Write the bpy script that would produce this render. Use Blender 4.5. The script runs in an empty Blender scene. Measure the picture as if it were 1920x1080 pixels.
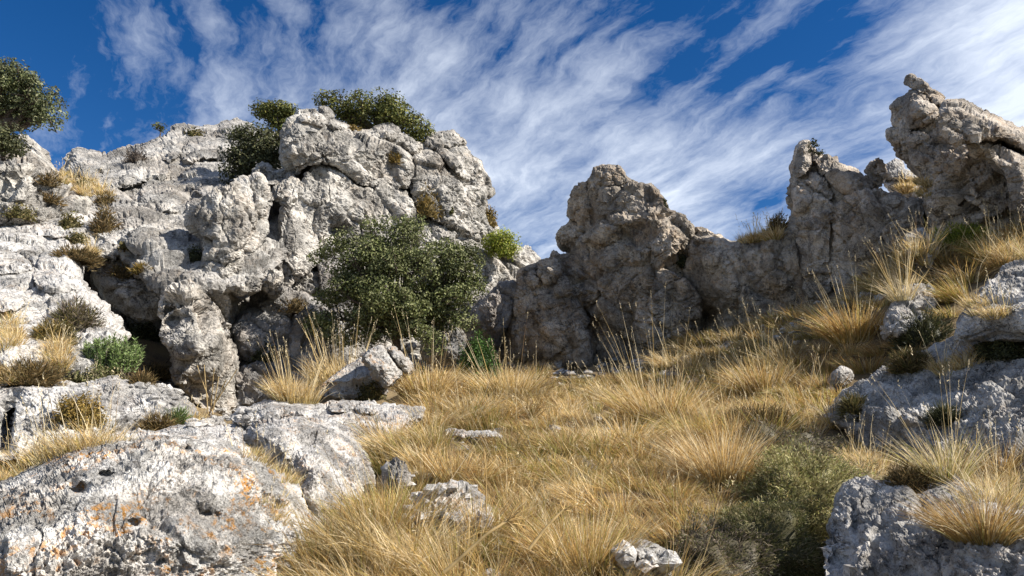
import bpy, math, random
import numpy as np
from mathutils import Vector, Matrix

random.seed(7)
RNG = np.random.default_rng(11)
S = bpy.context.scene
COL = S.collection

# ------------------------------------------------------------------ camera
F = 1371.0                      # focal length in pixels of the 1920 px wide photograph
PITCH = math.radians(12.0)
cam_d = bpy.data.cameras.new('camera')
cam = bpy.data.objects.new('camera', cam_d)
COL.objects.link(cam)
cam_d.sensor_width = 36.0
cam_d.lens = 36.0 * F / 1920.0
cam_d.clip_start = 0.05
cam_d.clip_end = 3000
cam.location = (0, 0, 0)
cam.rotation_euler = (math.radians(90) + PITCH, 0, 0)
S.camera = cam

# ------------------------------------------------------------------ exposure
S.view_settings.view_transform = 'Standard'
S.view_settings.look = 'None'
S.view_settings.gamma = 1.0
S.view_settings.exposure = 0.98
S.view_settings.use_curve_mapping = False
S.render.engine = 'CYCLES'
S.cycles.max_bounces = 5
S.cycles.diffuse_bounces = 3
S.cycles.transparent_max_bounces = 4
S.cycles.use_denoising = True

# ------------------------------------------------------------------ sun and sky
SUN_AZ, SUN_EL = 106.0, 41.0     # azimuth to the right of the view direction
sa, se = math.radians(SUN_AZ), math.radians(SUN_EL)
sun_dir = Vector((math.sin(sa) * math.cos(se), math.cos(sa) * math.cos(se), math.sin(se)))
sun_d = bpy.data.lights.new('sun', 'SUN')
sun_d.energy = 4.9
sun_d.angle = math.radians(0.5)
sun_d.color = (1.0, 0.93, 0.82)
sun = bpy.data.objects.new('sun', sun_d)
COL.objects.link(sun)
sun.rotation_euler = sun_dir.to_track_quat('Z', 'Y').to_euler()

world = bpy.data.worlds.new('World')
S.world = world
world.use_nodes = True


class NT:
    """small helper to write node trees"""
    def __init__(self, tree):
        self.t = tree
        self.n = tree.nodes
        self.l = tree.links

    def new(self, typ, ins=None, **kw):
        nd = self.n.new(typ)
        for k, v in kw.items():
            setattr(nd, k, v)
        if ins:
            for k, v in ins.items():
                sock = nd.inputs[k]
                if hasattr(v, 'is_output') or isinstance(v, bpy.types.NodeSocket):
                    self.l.new(v, sock)
                else:
                    sock.default_value = v
        return nd

    def math(self, op, a, b=None, c=None, clamp=False):
        nd = self.n.new('ShaderNodeMath')
        nd.operation = op
        nd.use_clamp = clamp
        for i, v in enumerate((a, b, c)):
            if v is None:
                continue
            if isinstance(v, bpy.types.NodeSocket):
                self.l.new(v, nd.inputs[i])
            else:
                nd.inputs[i].default_value = v
        return nd.outputs[0]

    def vmath(self, op, a, b=None):
        nd = self.n.new('ShaderNodeVectorMath')
        nd.operation = op
        for i, v in enumerate((a, b)):
            if v is None:
                continue
            if isinstance(v, bpy.types.NodeSocket):
                self.l.new(v, nd.inputs[i])
            else:
                nd.inputs[i].default_value = v
        return nd

    def noise(self, vec, scale, detail=4.0, rough=0.55, dist=0.0, lac=2.0):
        nd = self.new('ShaderNodeTexNoise', {'Vector': vec, 'Scale': scale, 'Detail': detail,
                                             'Roughness': rough, 'Distortion': dist, 'Lacunarity': lac})
        return nd.outputs['Fac']

    def ramp(self, fac, lo, hi, a=0.0, b=1.0, smooth=True):
        nd = self.n.new('ShaderNodeMapRange')
        nd.interpolation_type = 'SMOOTHSTEP' if smooth else 'LINEAR'
        if isinstance(fac, bpy.types.NodeSocket):
            self.l.new(fac, nd.inputs['Value'])
        nd.inputs['From Min'].default_value = lo
        nd.inputs['From Max'].default_value = hi
        nd.inputs['To Min'].default_value = a
        nd.inputs['To Max'].default_value = b
        return nd.outputs['Result']

    def mix(self, fac, a, b, blend='MIX'):
        nd = self.n.new('ShaderNodeMix')
        nd.data_type = 'RGBA'
        nd.blend_type = blend
        for key, v in ((0, fac), (6, a), (7, b)):
            if isinstance(v, bpy.types.NodeSocket):
                self.l.new(v, nd.inputs[key])
            else:
                if key:
                    v = tuple(v) + (1.0,) if len(v) == 3 else v
                nd.inputs[key].default_value = v
        return nd.outputs[2]


def pdir(px, py):
    a = (px - 960.0) / F
    b = (540.0 - py) / F
    c, s = math.cos(PITCH), math.sin(PITCH)
    return np.stack([np.asarray(a + 0 * b, float), c - b * s + 0 * a, s + b * c + 0 * a], -1)


def at(px, py, d):
    return Vector(pdir(np.float64(px), np.float64(py)) * d)


def build_world():
    T = NT(world.node_tree)
    T.n.clear()
    out = T.n.new('ShaderNodeOutputWorld')
    sky = T.n.new('ShaderNodeTexSky')
    sky.sky_type = 'NISHITA'
    sky.sun_disc = False
    sky.sun_elevation = se
    sky.sun_rotation = sa
    sky.altitude = 1500
    sky.air_density = 1.0
    sky.dust_density = 0.35
    sky.ozone_density = 3.0
    hsv = T.new('ShaderNodeHueSaturation', {'Hue': 0.508, 'Saturation': 1.35, 'Value': 1.0, 'Color': sky.outputs[0]})
    tc = T.n.new('ShaderNodeTexCoord')
    d = tc.outputs['Generated']
    sep = T.new('ShaderNodeSeparateXYZ', {0: d})
    zz = T.math('ADD', T.math('MAXIMUM', sep.outputs[2], 0.0), 0.16)
    u = T.math('DIVIDE', sep.outputs[0], zz)
    v = T.math('DIVIDE', sep.outputs[1], zz)
    uv = T.new('ShaderNodeCombineXYZ', {0: u, 1: v, 2: 0.0}).outputs[0]
    wn = T.new('ShaderNodeTexNoise', {'Vector': uv, 'Scale': 1.1, 'Detail': 6.0, 'Roughness': 0.6})
    wv = T.vmath('SUBTRACT', wn.outputs['Color'], (0.5, 0.5, 0.5)).outputs[0]
    ws = T.vmath('SCALE', wv)
    ws.inputs['Scale'].default_value = 0.36
    uvw = T.vmath('ADD', uv, ws.outputs[0]).outputs[0]

    def streak(angle, sx, sy, scale, det, rough, loc):
        r = T.new('ShaderNodeMapping', {'Vector': uvw, 'Rotation': (0, 0, math.radians(angle)), 'Location': loc})
        k = T.new('ShaderNodeMapping', {'Vector': r.outputs[0], 'Scale': (sx, sy, 1.0)})
        return T.noise(k.outputs[0], scale, det, rough, 0.15)
    fib = streak(52, 0.45, 1.5, 2.5, 10.0, 0.60, (0, 0, 0))
    fib2 = streak(66, 0.7, 2.6, 4.6, 9.0, 0.62, (3.1, 1.7, 0))
    soft = T.noise(uvw, 2.6, 8.0, 0.62, 0.1)
    fib3 = streak(60, 0.8, 2.0, 12.0, 7.0, 0.70, (8.1, 2.7, 0))
    dens = T.math('ADD', T.math('MULTIPLY', fib, 0.36), T.math('ADD', T.math('MULTIPLY', soft, 0.30), T.math('ADD', T.math('MULTIPLY', fib2, 0.30), T.math('MULTIPLY', fib3, 0.11))))
    # where the cirrus is thick and where the blue is clear
    blobs = [(1935, 120, 0.12, 0.22), (1850, 330, 0.16, 0.04), (700, 170, 0.26, 0.02), (1050, 330, 0.20, 0.05),
             (1150, 220, 0.16, 0.02), (1350, 320, 0.14, 0.05), (430, 150, 0.10, 0.03),
             (60, 30, 0.20, -0.07), (160, 230, 0.14, -0.04), (400, 50, .14, -.03), (960, -30, .16, -.05), (1340, 40, 0.10, -0.06), (1500, 90, 0.14, -0.09), (330, 200, .12, .02),
             (300, 60, 0.10, -0.03), (960, 10, 0.10, -0.07), (1650, 60, 0.09, -0.03), (560, 40, .10, -.03)]
    acc = dens
    for (bx, by, r, amp) in blobs:
        c = Vector(pdir(np.float64(bx), np.float64(by))).normalized()
        dd = T.vmath('DISTANCE', d, tuple(c)).outputs['Value']
        g = T.ramp(dd, 0.0, r * 1.9, amp, 0.0)
        acc = T.math('ADD', acc, g)
    cl = T.ramp(acc, 0.455, 0.72, smooth=False)
    cl = T.math('POWER', T.math('MAXIMUM', cl, 0.0), 1.1)
    cl = T.math('MULTIPLY', cl, 0.85)
    col = T.mix(cl, hsv.outputs[0], (9.9, 10.7, 11.9))
    bg = T.new('ShaderNodeBackground', {'Color': col, 'Strength': 0.054})
    T.l.new(bg.outputs[0], out.inputs[0])


build_world()

# ------------------------------------------------------------------ noise in numpy
def _h(ix, iy, iz, seed):
    with np.errstate(over='ignore'):
        n = (ix.astype(np.uint32) * np.uint32(374761393) + iy.astype(np.uint32) * np.uint32(668265263)
             + iz.astype(np.uint32) * np.uint32(2147483647) + np.uint32((seed * 974634777) & 0xffffffff))
        n = (n ^ (n >> np.uint32(13))) * np.uint32(1274126177)
        n = (n ^ (n >> np.uint32(16))) * np.uint32(2246822519)
        n = n ^ (n >> np.uint32(15))
    return n


def perlin(p, seed=0):
    pi = np.floor(p).astype(np.int64)
    f = p - pi
    w = f * f * f * (f * (f * 6 - 15) + 10)
    out = 0.0
    for dx in (0, 1):
        for dy in (0, 1):
            for dz in (0, 1):
                n = _h(pi[:, 0] + dx, pi[:, 1] + dy, pi[:, 2] + dz, seed)
                gx = (n & 1023).astype(float) / 511.5 - 1
                gy = ((n >> 10) & 1023).astype(float) / 511.5 - 1
                gz = ((n >> 20) & 1023).astype(float) / 511.5 - 1
                dot = gx * (f[:, 0] - dx) + gy * (f[:, 1] - dy) + gz * (f[:, 2] - dz)
                ww = ((w[:, 0] if dx else 1 - w[:, 0]) * (w[:, 1] if dy else 1 - w[:, 1])
                      * (w[:, 2] if dz else 1 - w[:, 2]))
                out = out + dot * ww
    return out * 1.3


def fbm(p, octs=4, seed=0, gain=0.5):
    o, a = 0.0, 1.0
    for i in range(octs):
        o = o + a * perlin(p * (2.03 ** i) + 7.3 * i, seed + i)
        a *= gain
    return o


def ridged(p, octs=4, seed=0, gain=0.55):
    o, a = 0.0, 1.0
    for i in range(octs):
        o = o + a * (1 - np.minimum(1, np.abs(perlin(p * (2.05 ** i) + 3.1 * i, seed + i)) * 2.2))
        a *= gain
    return o


def worley(p, seed=0):
    """F1, F2, a random number per cell and a random slope term per cell"""
    pi = np.floor(p).astype(np.int64)
    n = len(p)
    f1 = np.full(n, 9.0)
    f2 = np.full(n, 9.0)
    rid = np.zeros(n)
    slope = np.zeros(n)
    for dx in (-1, 0, 1):
        for dy in (-1, 0, 1):
            for dz in (-1, 0, 1):
                h = _h(pi[:, 0] + dx, pi[:, 1] + dy, pi[:, 2] + dz, seed)
                rx = (h & 1023) / 1023.0
                ry = ((h >> 10) & 1023) / 1023.0
                rz = ((h >> 20) & 1023) / 1023.0
                vx = pi[:, 0] + dx + rx - p[:, 0]
                vy = pi[:, 1] + dy + ry - p[:, 1]
                vz = pi[:, 2] + dz + rz - p[:, 2]
                dd = vx * vx + vy * vy + vz * vz
                near = dd < f1
                f2 = np.where(near, f1, np.minimum(f2, dd))
                f1 = np.where(near, dd, f1)
                r = ((h >> 5) & 4095) / 4095.0
                rid = np.where(near, r, rid)
                s = vx * (ry * 2 - 1) + vy * (rz * 2 - 1) + vz * (rx * 2 - 1)
                slope = np.where(near, s, slope)
    return np.sqrt(f1), np.sqrt(f2), rid, slope


def sstep(a, b, x):
    t = np.clip((x - a) / (b - a), 0, 1)
    return t * t * (3 - 2 * t)


# ------------------------------------------------------------------ object helpers
def mesh_from(name, V, Fc, mat=None, smooth=True, origin=None, colors=None, cname='tint'):
    """V (n,3) world, Fc (m,k) index array or list of such arrays"""
    if not isinstance(Fc, (list, tuple)):
        Fc = [Fc]
    V = np.asarray(V, np.float64)
    o = V.mean(0) if origin is None else np.asarray(origin, float)
    me = bpy.data.meshes.new(name)
    me.vertices.add(len(V))
    me.vertices.foreach_set('co', (V - o).astype(np.float32).ravel())
    loops = np.concatenate([f.ravel() for f in Fc]).astype(np.int32)
    tot = np.concatenate([np.full(len(f), f.shape[1]) for f in Fc]).astype(np.int32)
    start = np.concatenate([[0], np.cumsum(tot)[:-1]]).astype(np.int32)
    me.loops.add(len(loops))
    me.loops.foreach_set('vertex_index', loops)
    me.polygons.add(len(tot))
    me.polygons.foreach_set('loop_start', start)
    me.polygons.foreach_set('loop_total', tot)
    me.polygons.foreach_set('use_smooth', np.full(len(tot), smooth))
    if colors is not None:
        at_ = me.color_attributes.new(cname, 'FLOAT_COLOR', 'POINT')
        c = np.ones((len(V), 4), np.float32)
        c[:, :3] = colors
        at_.data.foreach_set('color', c.ravel())
    me.update(calc_edges=True)
    me.validate()
    ob = bpy.data.objects.new(name, me)
    ob.location = o
    COL.objects.link(ob)
    if mat:
        me.materials.append(mat)
    return ob


def tag(o, label=None, cat=None, group=None, kind=None):
    if label:
        o['label'] = label
    if cat:
        o['category'] = cat
    if group:
        o['group'] = group
    if kind:
        o['kind'] = kind
    return o


def adopt(child, parent):
    child.parent = parent
    child.location = Vector(child.location) - Vector(parent.location)


def vnormals(V, Q):
    a, b, c, d = (V[Q[:, i]] for i in range(4))
    n = np.cross(c - a, d - b)
    out = np.zeros_like(V)
    for i in range(4):
        for k in range(3):
            out[:, k] += np.bincount(Q[:, i], weights=n[:, k], minlength=len(V))
    ln = np.linalg.norm(out, axis=1)
    return out / np.maximum(ln, 1e-9)[:, None]


# ------------------------------------------------------------------ rock builder
def chaikin(P, n=1):
    for _ in range(n):
        Q = np.roll(P, -1, 0)
        P = np.stack([P * 0.8 + Q * 0.2, P * 0.2 + Q * 0.8], 1).reshape(-1, 2)
    return P


def refine(P, seg):
    out = []
    for i in range(len(P)):
        a, b = P[i], P[(i + 1) % len(P)]
        k = max(1, int(np.linalg.norm(b - a) / seg))
        for j in range(k):
            out.append(a + (b - a) * j / k)
    return np.array(out)


def poly_sdf(X, P):
    """signed distance (negative inside) and nearest point"""
    best = np.full(len(X), 1e18)
    near = np.zeros_like(X)
    inside = np.zeros(len(X), bool)
    A = P
    B = np.roll(P, -1, 0)
    for a, b in zip(A, B):
        ab = b - a
        t = np.clip(((X - a) @ ab) / max(ab @ ab, 1e-9), 0, 1)
        q = a + t[:, None] * ab
        d = ((X - q) ** 2).sum(1)
        m = d < best
        best = np.where(m, d, best)
        near[m] = q[m]
        if a[1] != b[1]:
            c = ((a[1] > X[:, 1]) != (b[1] > X[:, 1])) & (X[:, 0] < (b[0] - a[0]) * (X[:, 1] - a[1]) / (b[1] - a[1]) + a[0])
            inside ^= c
    s = np.sqrt(best)
    return np.where(inside, -s, s), near


def line_dist(X, P):
    best = np.full(len(X), 1e18)
    P = np.asarray(P, float)
    for a, b in zip(P[:-1], P[1:]):
        ab = b - a
        t = np.clip(((X - a) @ ab) / max(ab @ ab, 1e-9), 0, 1)
        q = a + t[:, None] * ab
        best = np.minimum(best, ((X - q) ** 2).sum(1))
    return np.sqrt(best)


def surface_noise(p, L, seed, pit=0.3, blocky=1.0, fine=1.3, squash=(1, 1, 1)):
    """height in metres over a rock surface; L is the size of its main blocks"""
    sq = np.asarray(squash, float)
    wv = np.stack([fbm(p / L * 0.9, 2, seed + 50 + k) for k in range(3)], 1)
    q = (p + 0.14 * L * wv) * sq
    f1, f2, r, s = worley(q / L, seed)
    e = f2 - f1
    h = blocky * L * (0.10 * (r - 0.5) * sstep(0, .12, e) + 0.20 * s - 0.10 * np.exp(-(e / 0.055) ** 1.3))
    L2 = L * 0.36
    q2 = (p + 0.07 * L * wv[:, ::-1]) * sq
    f1, f2, r, s = worley(q2 / L2, seed + 1)
    e = f2 - f1
    m = sstep(-0.25, 0.35, perlin(p / L * 1.3, seed + 9))
    h += blocky * L2 * (0.16 * (r - 0.5) * sstep(0, .14, e) + 0.22 * s - 0.10 * np.exp(-(e / 0.07) ** 1.3)) * (0.35 + 0.65 * m)
    h += 0.05 * L * fbm(p / (L * 0.9), 3, seed + 3)
    L4 = L * 0.14
    f1, f2, r, s = worley((q2 * L2 if False else (p + 0.10 * L2 * wv) * sq) / L4, seed + 21)
    e = f2 - f1
    h += blocky * L4 * (0.20 * (r - 0.5) * sstep(0, .16, e) + 0.28 * s - 0.12 * np.exp(-(e / 0.09) ** 1.3)) * (0.3 + 0.7 * sstep(-.3, .3, perlin(p / L * 2.1, seed + 19)))
    calm = 0.5 + 1.1 * sstep(-.3, .35, perlin(p / (L * .8) + 9.1, seed + 61))
    h += calm * fine * 0.022 * L * (ridged(q2 / (L * 0.20), 4, seed + 4, 0.62) - 1.0)
    h += calm * fine * 0.014 * L * fbm(p / (L * 0.055), 3, seed + 6, 0.7)
    # joints and bedding: long nearly straight partings, each bed a little proud of or behind the next
    rj = np.random.default_rng(seed + 77)
    for k, (nx_, nz_, sp, am) in enumerate(((-.42, .9, .34, .060), (.88, .40, .52, .075), (.35, -.25, .7, .05))):
        nv = np.array([nx_ + rj.uniform(-.15, .15), rj.uniform(-.3, .3), nz_ + rj.uniform(-.15, .15)])
        nv /= np.linalg.norm(nv)
        u_ = (p @ nv) / (sp * L) + 0.22 * wv[:, k] + 0.10 * fbm(p / (L * .35), 2, seed + 90 + k)
        iu = np.floor(u_)
        fr_ = u_ - iu
        rr_ = _h(iu.astype(np.int64), np.full(len(p), k), np.zeros(len(p), np.int64), seed) / 4294967295.0
        rn_ = _h((iu + 1).astype(np.int64), np.full(len(p), k), np.zeros(len(p), np.int64), seed) / 4294967295.0
        live = sstep(-.15, .25, perlin(p / (L * 1.1) + 5 * k, seed + 31 + k))
        edge = np.minimum(fr_, 1 - fr_)
        val = rr_ + (rn_ - rr_) * sstep(.86, 1.0, fr_)
        h += blocky * L * am * live * ((val - .5) * 1.6 + (fr_ - .5) * .5 * (1 - sstep(.86, 1, fr_)) - 1.5 * np.exp(-((1 - fr_) / .04) ** 2))
    if pit > 0:
        L3 = L * 0.13
        f1, f2, r, s = worley((p + 0.25 * L3 * wv) / L3, seed + 2)
        mk = sstep(0.0, 0.45, perlin(p / (L * 0.45), seed + 12))
        h -= pit * L3 * 0.75 * sstep(0.42, 0.05, f1) * mk * (0.4 + 0.6 * r)
    return h


FRONT = {}
LEFT_TAB = ([180, 230, 300, 380, 460, 540, 620, 700, 780, 860], [24, 22, 19, 15.5, 13.2, 11.2, 9.8, 8.7, 7.4, 6.3])


def left_depth(px, py):
    return np.interp(py, *LEFT_TAB) + 0.0035 * (px - 200)


def rock(name, outline, d, T, w, mat, tx=0.0, ty=0.0, L=0.9, amp=1.0, pit=0.3, blocky=1.0, fine=1.35, step=3.0,
         seed=None, jag=1.6, cracks=(), bumps=(), back=0.8, kb=0.8, squash=(1, 1, 1), parent=None, off=0.0, chip=0.8, on=None):
    amp = amp * .8
    """rock with the outline seen in the photograph, standing d metres away, bulging T metres to the front
    tx, ty: metres the face recedes per 100 px to the right / upwards"""
    if seed is None:
        seed = int(abs(hash((round(outline[0][0]), round(outline[0][1]), len(outline)))) % 9973)
    P = chaikin(np.array(outline, float), 1)
    P = refine(P, 5.0)
    if jag:
        pp = np.column_stack([P, np.zeros(len(P))])
        P = P + jag * 1.4 * np.column_stack([fbm(pp / 26, 4, seed + 70, .75), fbm(pp / 26, 4, seed + 80, .75)])
    c0 = P.mean(0)
    lo, hi = P.min(0) - step, P.max(0) + step
    xs = np.arange(lo[0], hi[0] + step, step)
    ys = np.arange(lo[1], hi[1] + step, step)
    nx, ny = len(xs), len(ys)
    X = np.stack(np.meshgrid(xs, ys), -1).reshape(-1, 2)
    sdf, near = poly_sdf(X, P)
    ok = (sdf < 0.45 * step).reshape(ny, nx)
    cell = ok[:-1, :-1] & ok[1:, :-1] & ok[:-1, 1:] & ok[1:, 1:]
    cnt = np.zeros((ny, nx), int)
    cnt[:-1, :-1] += cell; cnt[1:, :-1] += cell; cnt[:-1, 1:] += cell; cnt[1:, 1:] += cell
    cnt = cnt.ravel()
    used = cnt > 0
    border = used & (cnt < 4)
    X = np.where(border[:, None], near, X)
    dist = np.where(border, 0, -sdf)
    t = np.clip(dist / w, 0, 1)
    prof = np.clip(1 - (1 - t) ** 2, 0, 1) ** 0.5
    if chip > 0:
        # the dome is cut by a handful of random planes: broken rock, not a pebble
        rs_ = np.random.default_rng(seed + 5)
        hw = 0.5 * (hi - lo)
        qx, qy = (X - (lo + hi) / 2).T / hw[:, None]
        jit = 0.25 * fbm(np.column_stack([X / hw.min() * 1.3, np.full(len(X), seed * .37)]), 3, seed + 8)
        pl = np.full(len(X), 9.0)
        for k in range(6):
            an = 2 * math.pi * (k + rs_.uniform(-.4, .4)) / 6
            g = rs_.uniform(0.35, 1.0)
            pl = np.minimum(pl, rs_.uniform(0.75, 1.05) - g * (qx * math.cos(an) + qy * math.sin(an)) + jit * (.5 + .5 * (k % 2)))
        pl = np.clip(pl, 0.12, 1.0)
        prof = prof * (1 - chip) + chip * np.minimum(prof, pl)
    h = T * prof
    if on is not None:
        base = FRONT[on](X) + 0.05
    elif d == 'L':
        base = left_depth(X[:, 0], X[:, 1]) + off
    else:
        base = d + off + tx * (X[:, 0] - c0[0]) / 100 + ty * (c0[1] - X[:, 1]) / 100
    front = base - h
    if parent is None:
        def front_fn(Y, P=P, c0=c0):
            s_, _ = poly_sdf(Y, P)
            tt = np.clip(-s_ / w, 0, 1)
            hh = T * np.sqrt(np.clip(1 - (1 - tt) ** 2, 0, 1)) * (1 - 0.35 * (chip > 0))
            if d == 'L':
                bb = left_depth(Y[:, 0], Y[:, 1]) + off
            else:
                bb = d + off + tx * (Y[:, 0] - c0[0]) / 100 + ty * (c0[1] - Y[:, 1]) / 100
            return bb - hh
        FRONT_NEW = front_fn
    inner = np.clip(dist / 6.0, 0, 1)
    for cr in cracks:
        pl, cw, cd = cr
        front += inner * cd * np.exp(-(line_dist(X, pl) / cw) ** 2)
    for bp in bumps:
        bx, by, rx, ry, ang, am = bp
        ca, sn = math.cos(math.radians(ang)), math.sin(math.radians(ang))
        ux = (X[:, 0] - bx) * ca + (X[:, 1] - by) * sn
        uy = -(X[:, 0] - bx) * sn + (X[:, 1] - by) * ca
        front -= inner * am * np.exp(-(ux / rx) ** 2 - (uy / ry) ** 2)
    D = pdir(X[:, 0], X[:, 1])
    VF = D * front[:, None]
    VB = D * (base + h * kb)[:, None]
    idF = np.full(nx * ny, -1)
    idF[used] = np.arange(used.sum())
    nF = used.sum()
    inn = used & ~border
    idB = idF.copy()
    idB[inn] = nF + np.arange(inn.sum())
    V = np.concatenate([VF[used], VB[inn]])
    jj, ii = np.nonzero(cell)
    a = jj * nx + ii
    quad = np.stack([a, a + nx, a + nx + 1, a + 1], 1)        # seen from the camera
    QF = idF[quad]
    QB = idB[quad][:, ::-1]
    Q = np.concatenate([QF, QB])
    N = vnormals(V, Q)
    nh = np.zeros(len(V))
    nh[:nF] = surface_noise(V[:nF], L, seed, pit, blocky, fine, squash)
    if len(V) > nF:
        pb = V[nF:]
        nh[nF:] = 0.25 * L * fbm(pb / L, 3, seed + 3)
    cap = 0.5 * T + 0.02
    fb = np.ones(len(V))
    vd = V / np.linalg.norm(V, axis=1)[:, None]
    facing = np.abs((N * vd).sum(1))
    fb[:nF] = np.where(border[used], 0.5, np.clip(facing[:nF] * 2.4, .22, 1.0))
    disp = np.tanh(nh * amp / (cap * 2)) * cap * 2 * fb
    V = V + N * disp[:, None]
    ob = mesh_from(name, V, Q, mat, smooth=False)
    if parent:
        adopt(ob, parent)
    else:
        FRONT[ob.name] = FRONT_NEW
    return ob


# ------------------------------------------------------------------ materials
def new_mat(name):
    m = bpy.data.materials.new(name)
    m.use_nodes = True
    T = NT(m.node_tree)
    bs = m.node_tree.nodes['Principled BSDF']
    return m, T, bs


def limestone(name, light, mid, dark_amt=0.5, orange=0.3, warm=0.2, scale=1.0, bump=0.5, streak=0.0, black=0.0):
    m, T, bs = new_mat(name)
    geo = T.n.new('ShaderNodeNewGeometry')
    P = geo.outputs['Position']
    P = T.vmath('SCALE', P)
    P.inputs['Scale'].default_value = scale
    P = P.outputs[0]
    n1 = T.noise(P, 1.3, 6, 0.62, 0.4)
    n2 = T.noise(P, 7.0, 6, 0.68, 0.2)
    n3 = T.noise(P, 34.0, 5, 0.7)
    n4 = T.noise(T.vmath('ADD', P, (5.2, 1.3, 9.1)).outputs[0], 13.0, 7, 0.72, 0.6)
    c = T.mix(T.ramp(n1, 0.36, 0.64), mid, light)
    c = T.mix(T.ramp(n2, 0.40, 0.72, 0, 0.45), c, tuple(min(1, x * 1.22) for x in light))
    # warm weathered stain
    nw = T.noise(T.vmath('ADD', P, (11, 4, 2)).outputs[0], 0.9, 5, 0.6, 0.5)
    c = T.mix(T.math('MULTIPLY', T.ramp(nw, 0.46, 0.66), warm), c, (0.36, 0.25, 0.15))
    # dark lichen mottling
    dk = T.ramp(n4, 0.51, 0.57)
    dk2 = T.ramp(T.noise(P, 2.3, 4, 0.6), 0.38, 0.60, 0.25, 1.0)
    c = T.mix(T.math('MULTIPLY', T.math('MULTIPLY', dk, dk2), dark_amt), c, (0.085, 0.080, 0.075))
    nn = T.ramp(n3, 0.53, 0.60, 0, 0.8 * dark_amt)
    c = T.mix(nn, c, (0.14, 0.13, 0.12))
    if streak:
        mp = T.new('ShaderNodeMapping', {'Vector': P, 'Scale': (1.6, 1.6, 0.22)})
        ns = T.noise(mp.outputs[0], 1.6, 5, 0.6, 0.4)
        c = T.mix(T.math('MULTIPLY', T.ramp(ns, 0.50, 0.68), streak), c, (0.07, 0.075, 0.085))
    if black:
        nb = T.noise(T.vmath('ADD', P, (3, 8, 1)).outputs[0], 9.0, 6, 0.75, 1.2)
        msk = T.ramp(T.noise(T.vmath('ADD', P, (1, 2, 7)).outputs[0], 1.1, 2, 0.5), 0.5, 0.62)
        c = T.mix(T.math('MULTIPLY', T.math('MULTIPLY', T.ramp(nb, 0.54, 0.60), msk), black), c, (0.025, 0.024, 0.024))
    if orange:
        no = T.noise(T.vmath('ADD', P, (7, 3, 5)).outputs[0], 10.0, 6, 0.74, 0.4)
        mo = T.ramp(T.noise(T.vmath('ADD', P, (2, 9, 4)).outputs[0], 1.7, 3, 0.6), 0.48, 0.64)
        c = T.mix(T.math('MULTIPLY', T.math('MULTIPLY', T.ramp(no, 0.49, 0.58), mo), orange), c, (0.52, 0.27, 0.08))
    T.l.new(c, bs.inputs['Base Color'])
    bs.inputs['Roughness'].default_value = 0.93
    bs.inputs['Specular IOR Level'].default_value = 0.2
    wrp = T.vmath('SCALE', T.new('ShaderNodeTexNoise', {'Vector': P, 'Scale': 6.0, 'Detail': 3.0}).outputs['Color'])
    wrp.inputs['Scale'].default_value = 0.12
    PV = T.vmath('ADD', P, wrp.outputs[0]).outputs[0]
    v1 = T.new('ShaderNodeTexVoronoi', {'Vector': PV, 'Scale': 8.0}, feature='F1').outputs['Distance']
    v2 = T.new('ShaderNodeTexVoronoi', {'Vector': PV, 'Scale': 21.0}, feature='F1').outputs['Distance']
    n4b = T.math('ADD', n4, T.math('ADD', T.math('MULTIPLY', v1, -0.35), T.math('MULTIPLY', v2, -0.18)))
    hh = T.math('ADD', T.math('MULTIPLY', n4b, 0.8), T.math('ADD', T.math('MULTIPLY', n3, 0.30), T.math('MULTIPLY', T.noise(P, 90, 3, .7), 0.12)))
    bs_ = T.ramp(T.noise(T.vmath('ADD', P, (4, 4, 4)).outputs[0], 1.5, 3, .6), .38, .62, bump * .45, min(1.0, bump * 1.1))
    bp = T.new('ShaderNodeBump', {'Height': hh, 'Strength': bs_, 'Distance': 0.24 / scale})
    T.l.new(bp.outputs[0], bs.inputs['Normal'])
    return m


M_far = limestone('limestone_far_slope', (0.47, 0.455, 0.43), (0.33, 0.32, 0.305), 0.75, 0.10, 0.15, 0.8, 0.9)
M_left = limestone('limestone_left_slope', (0.56, 0.545, 0.52), (0.42, 0.41, 0.40), 0.8, 0.15, 0.10, 1.1, 0.8)
M_cliff = limestone('limestone_cliff', (0.56, 0.535, 0.495), (0.40, 0.385, 0.355), 0.85, 0.12, 0.18, 1.0, 0.9, streak=.55, black=.4)
M_cliff_shade = limestone('limestone_cliff_shaded', (0.36, 0.35, 0.34), (0.22, 0.22, 0.22), 0.55, 0.10, 0.25, 1.0, 0.9, streak=0.5)  # darker copy of the cliff stone, shade painted into its colour
M_crag = limestone('limestone_crag', (0.54, 0.475, 0.395), (0.37, 0.32, 0.265), 0.75, 0.25, 0.6, 1.1, 1.0, streak=0.55, black=0.3)
M_wall = limestone('limestone_wall', (0.50, 0.445, 0.375), (0.36, 0.32, 0.27), 0.65, 0.25, 0.5, 1.1, 0.9, streak=0.4, black=0.8)
M_spire = limestone('limestone_spire', (0.56, 0.50, 0.43), (0.40, 0.355, 0.305), 0.7, 0.25, 0.4, 1.3, 1.0)
M_boulder = limestone('limestone_boulder', (0.60, 0.585, 0.56), (0.44, 0.43, 0.41), 0.85, 1.0, 0.15, 3.2, 0.9)
M_boulder2 = limestone('limestone_boulder_grey', (0.56, 0.545, 0.525), (0.41, 0.40, 0.39), 0.85, 0.45, 0.12, 2.8, 0.9)
M_right = limestone('limestone_right_grey', (0.50, 0.485, 0.465), (0.34, 0.33, 0.315), 0.70, 0.12, 0.10, 2.4, 0.9, black=0.9)
M_block = limestone('limestone_leaning_block', (0.46, 0.45, 0.43), (0.33, 0.32, 0.31), 0.65, 0.6, 0.12, 2.2, 0.8)


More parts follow.
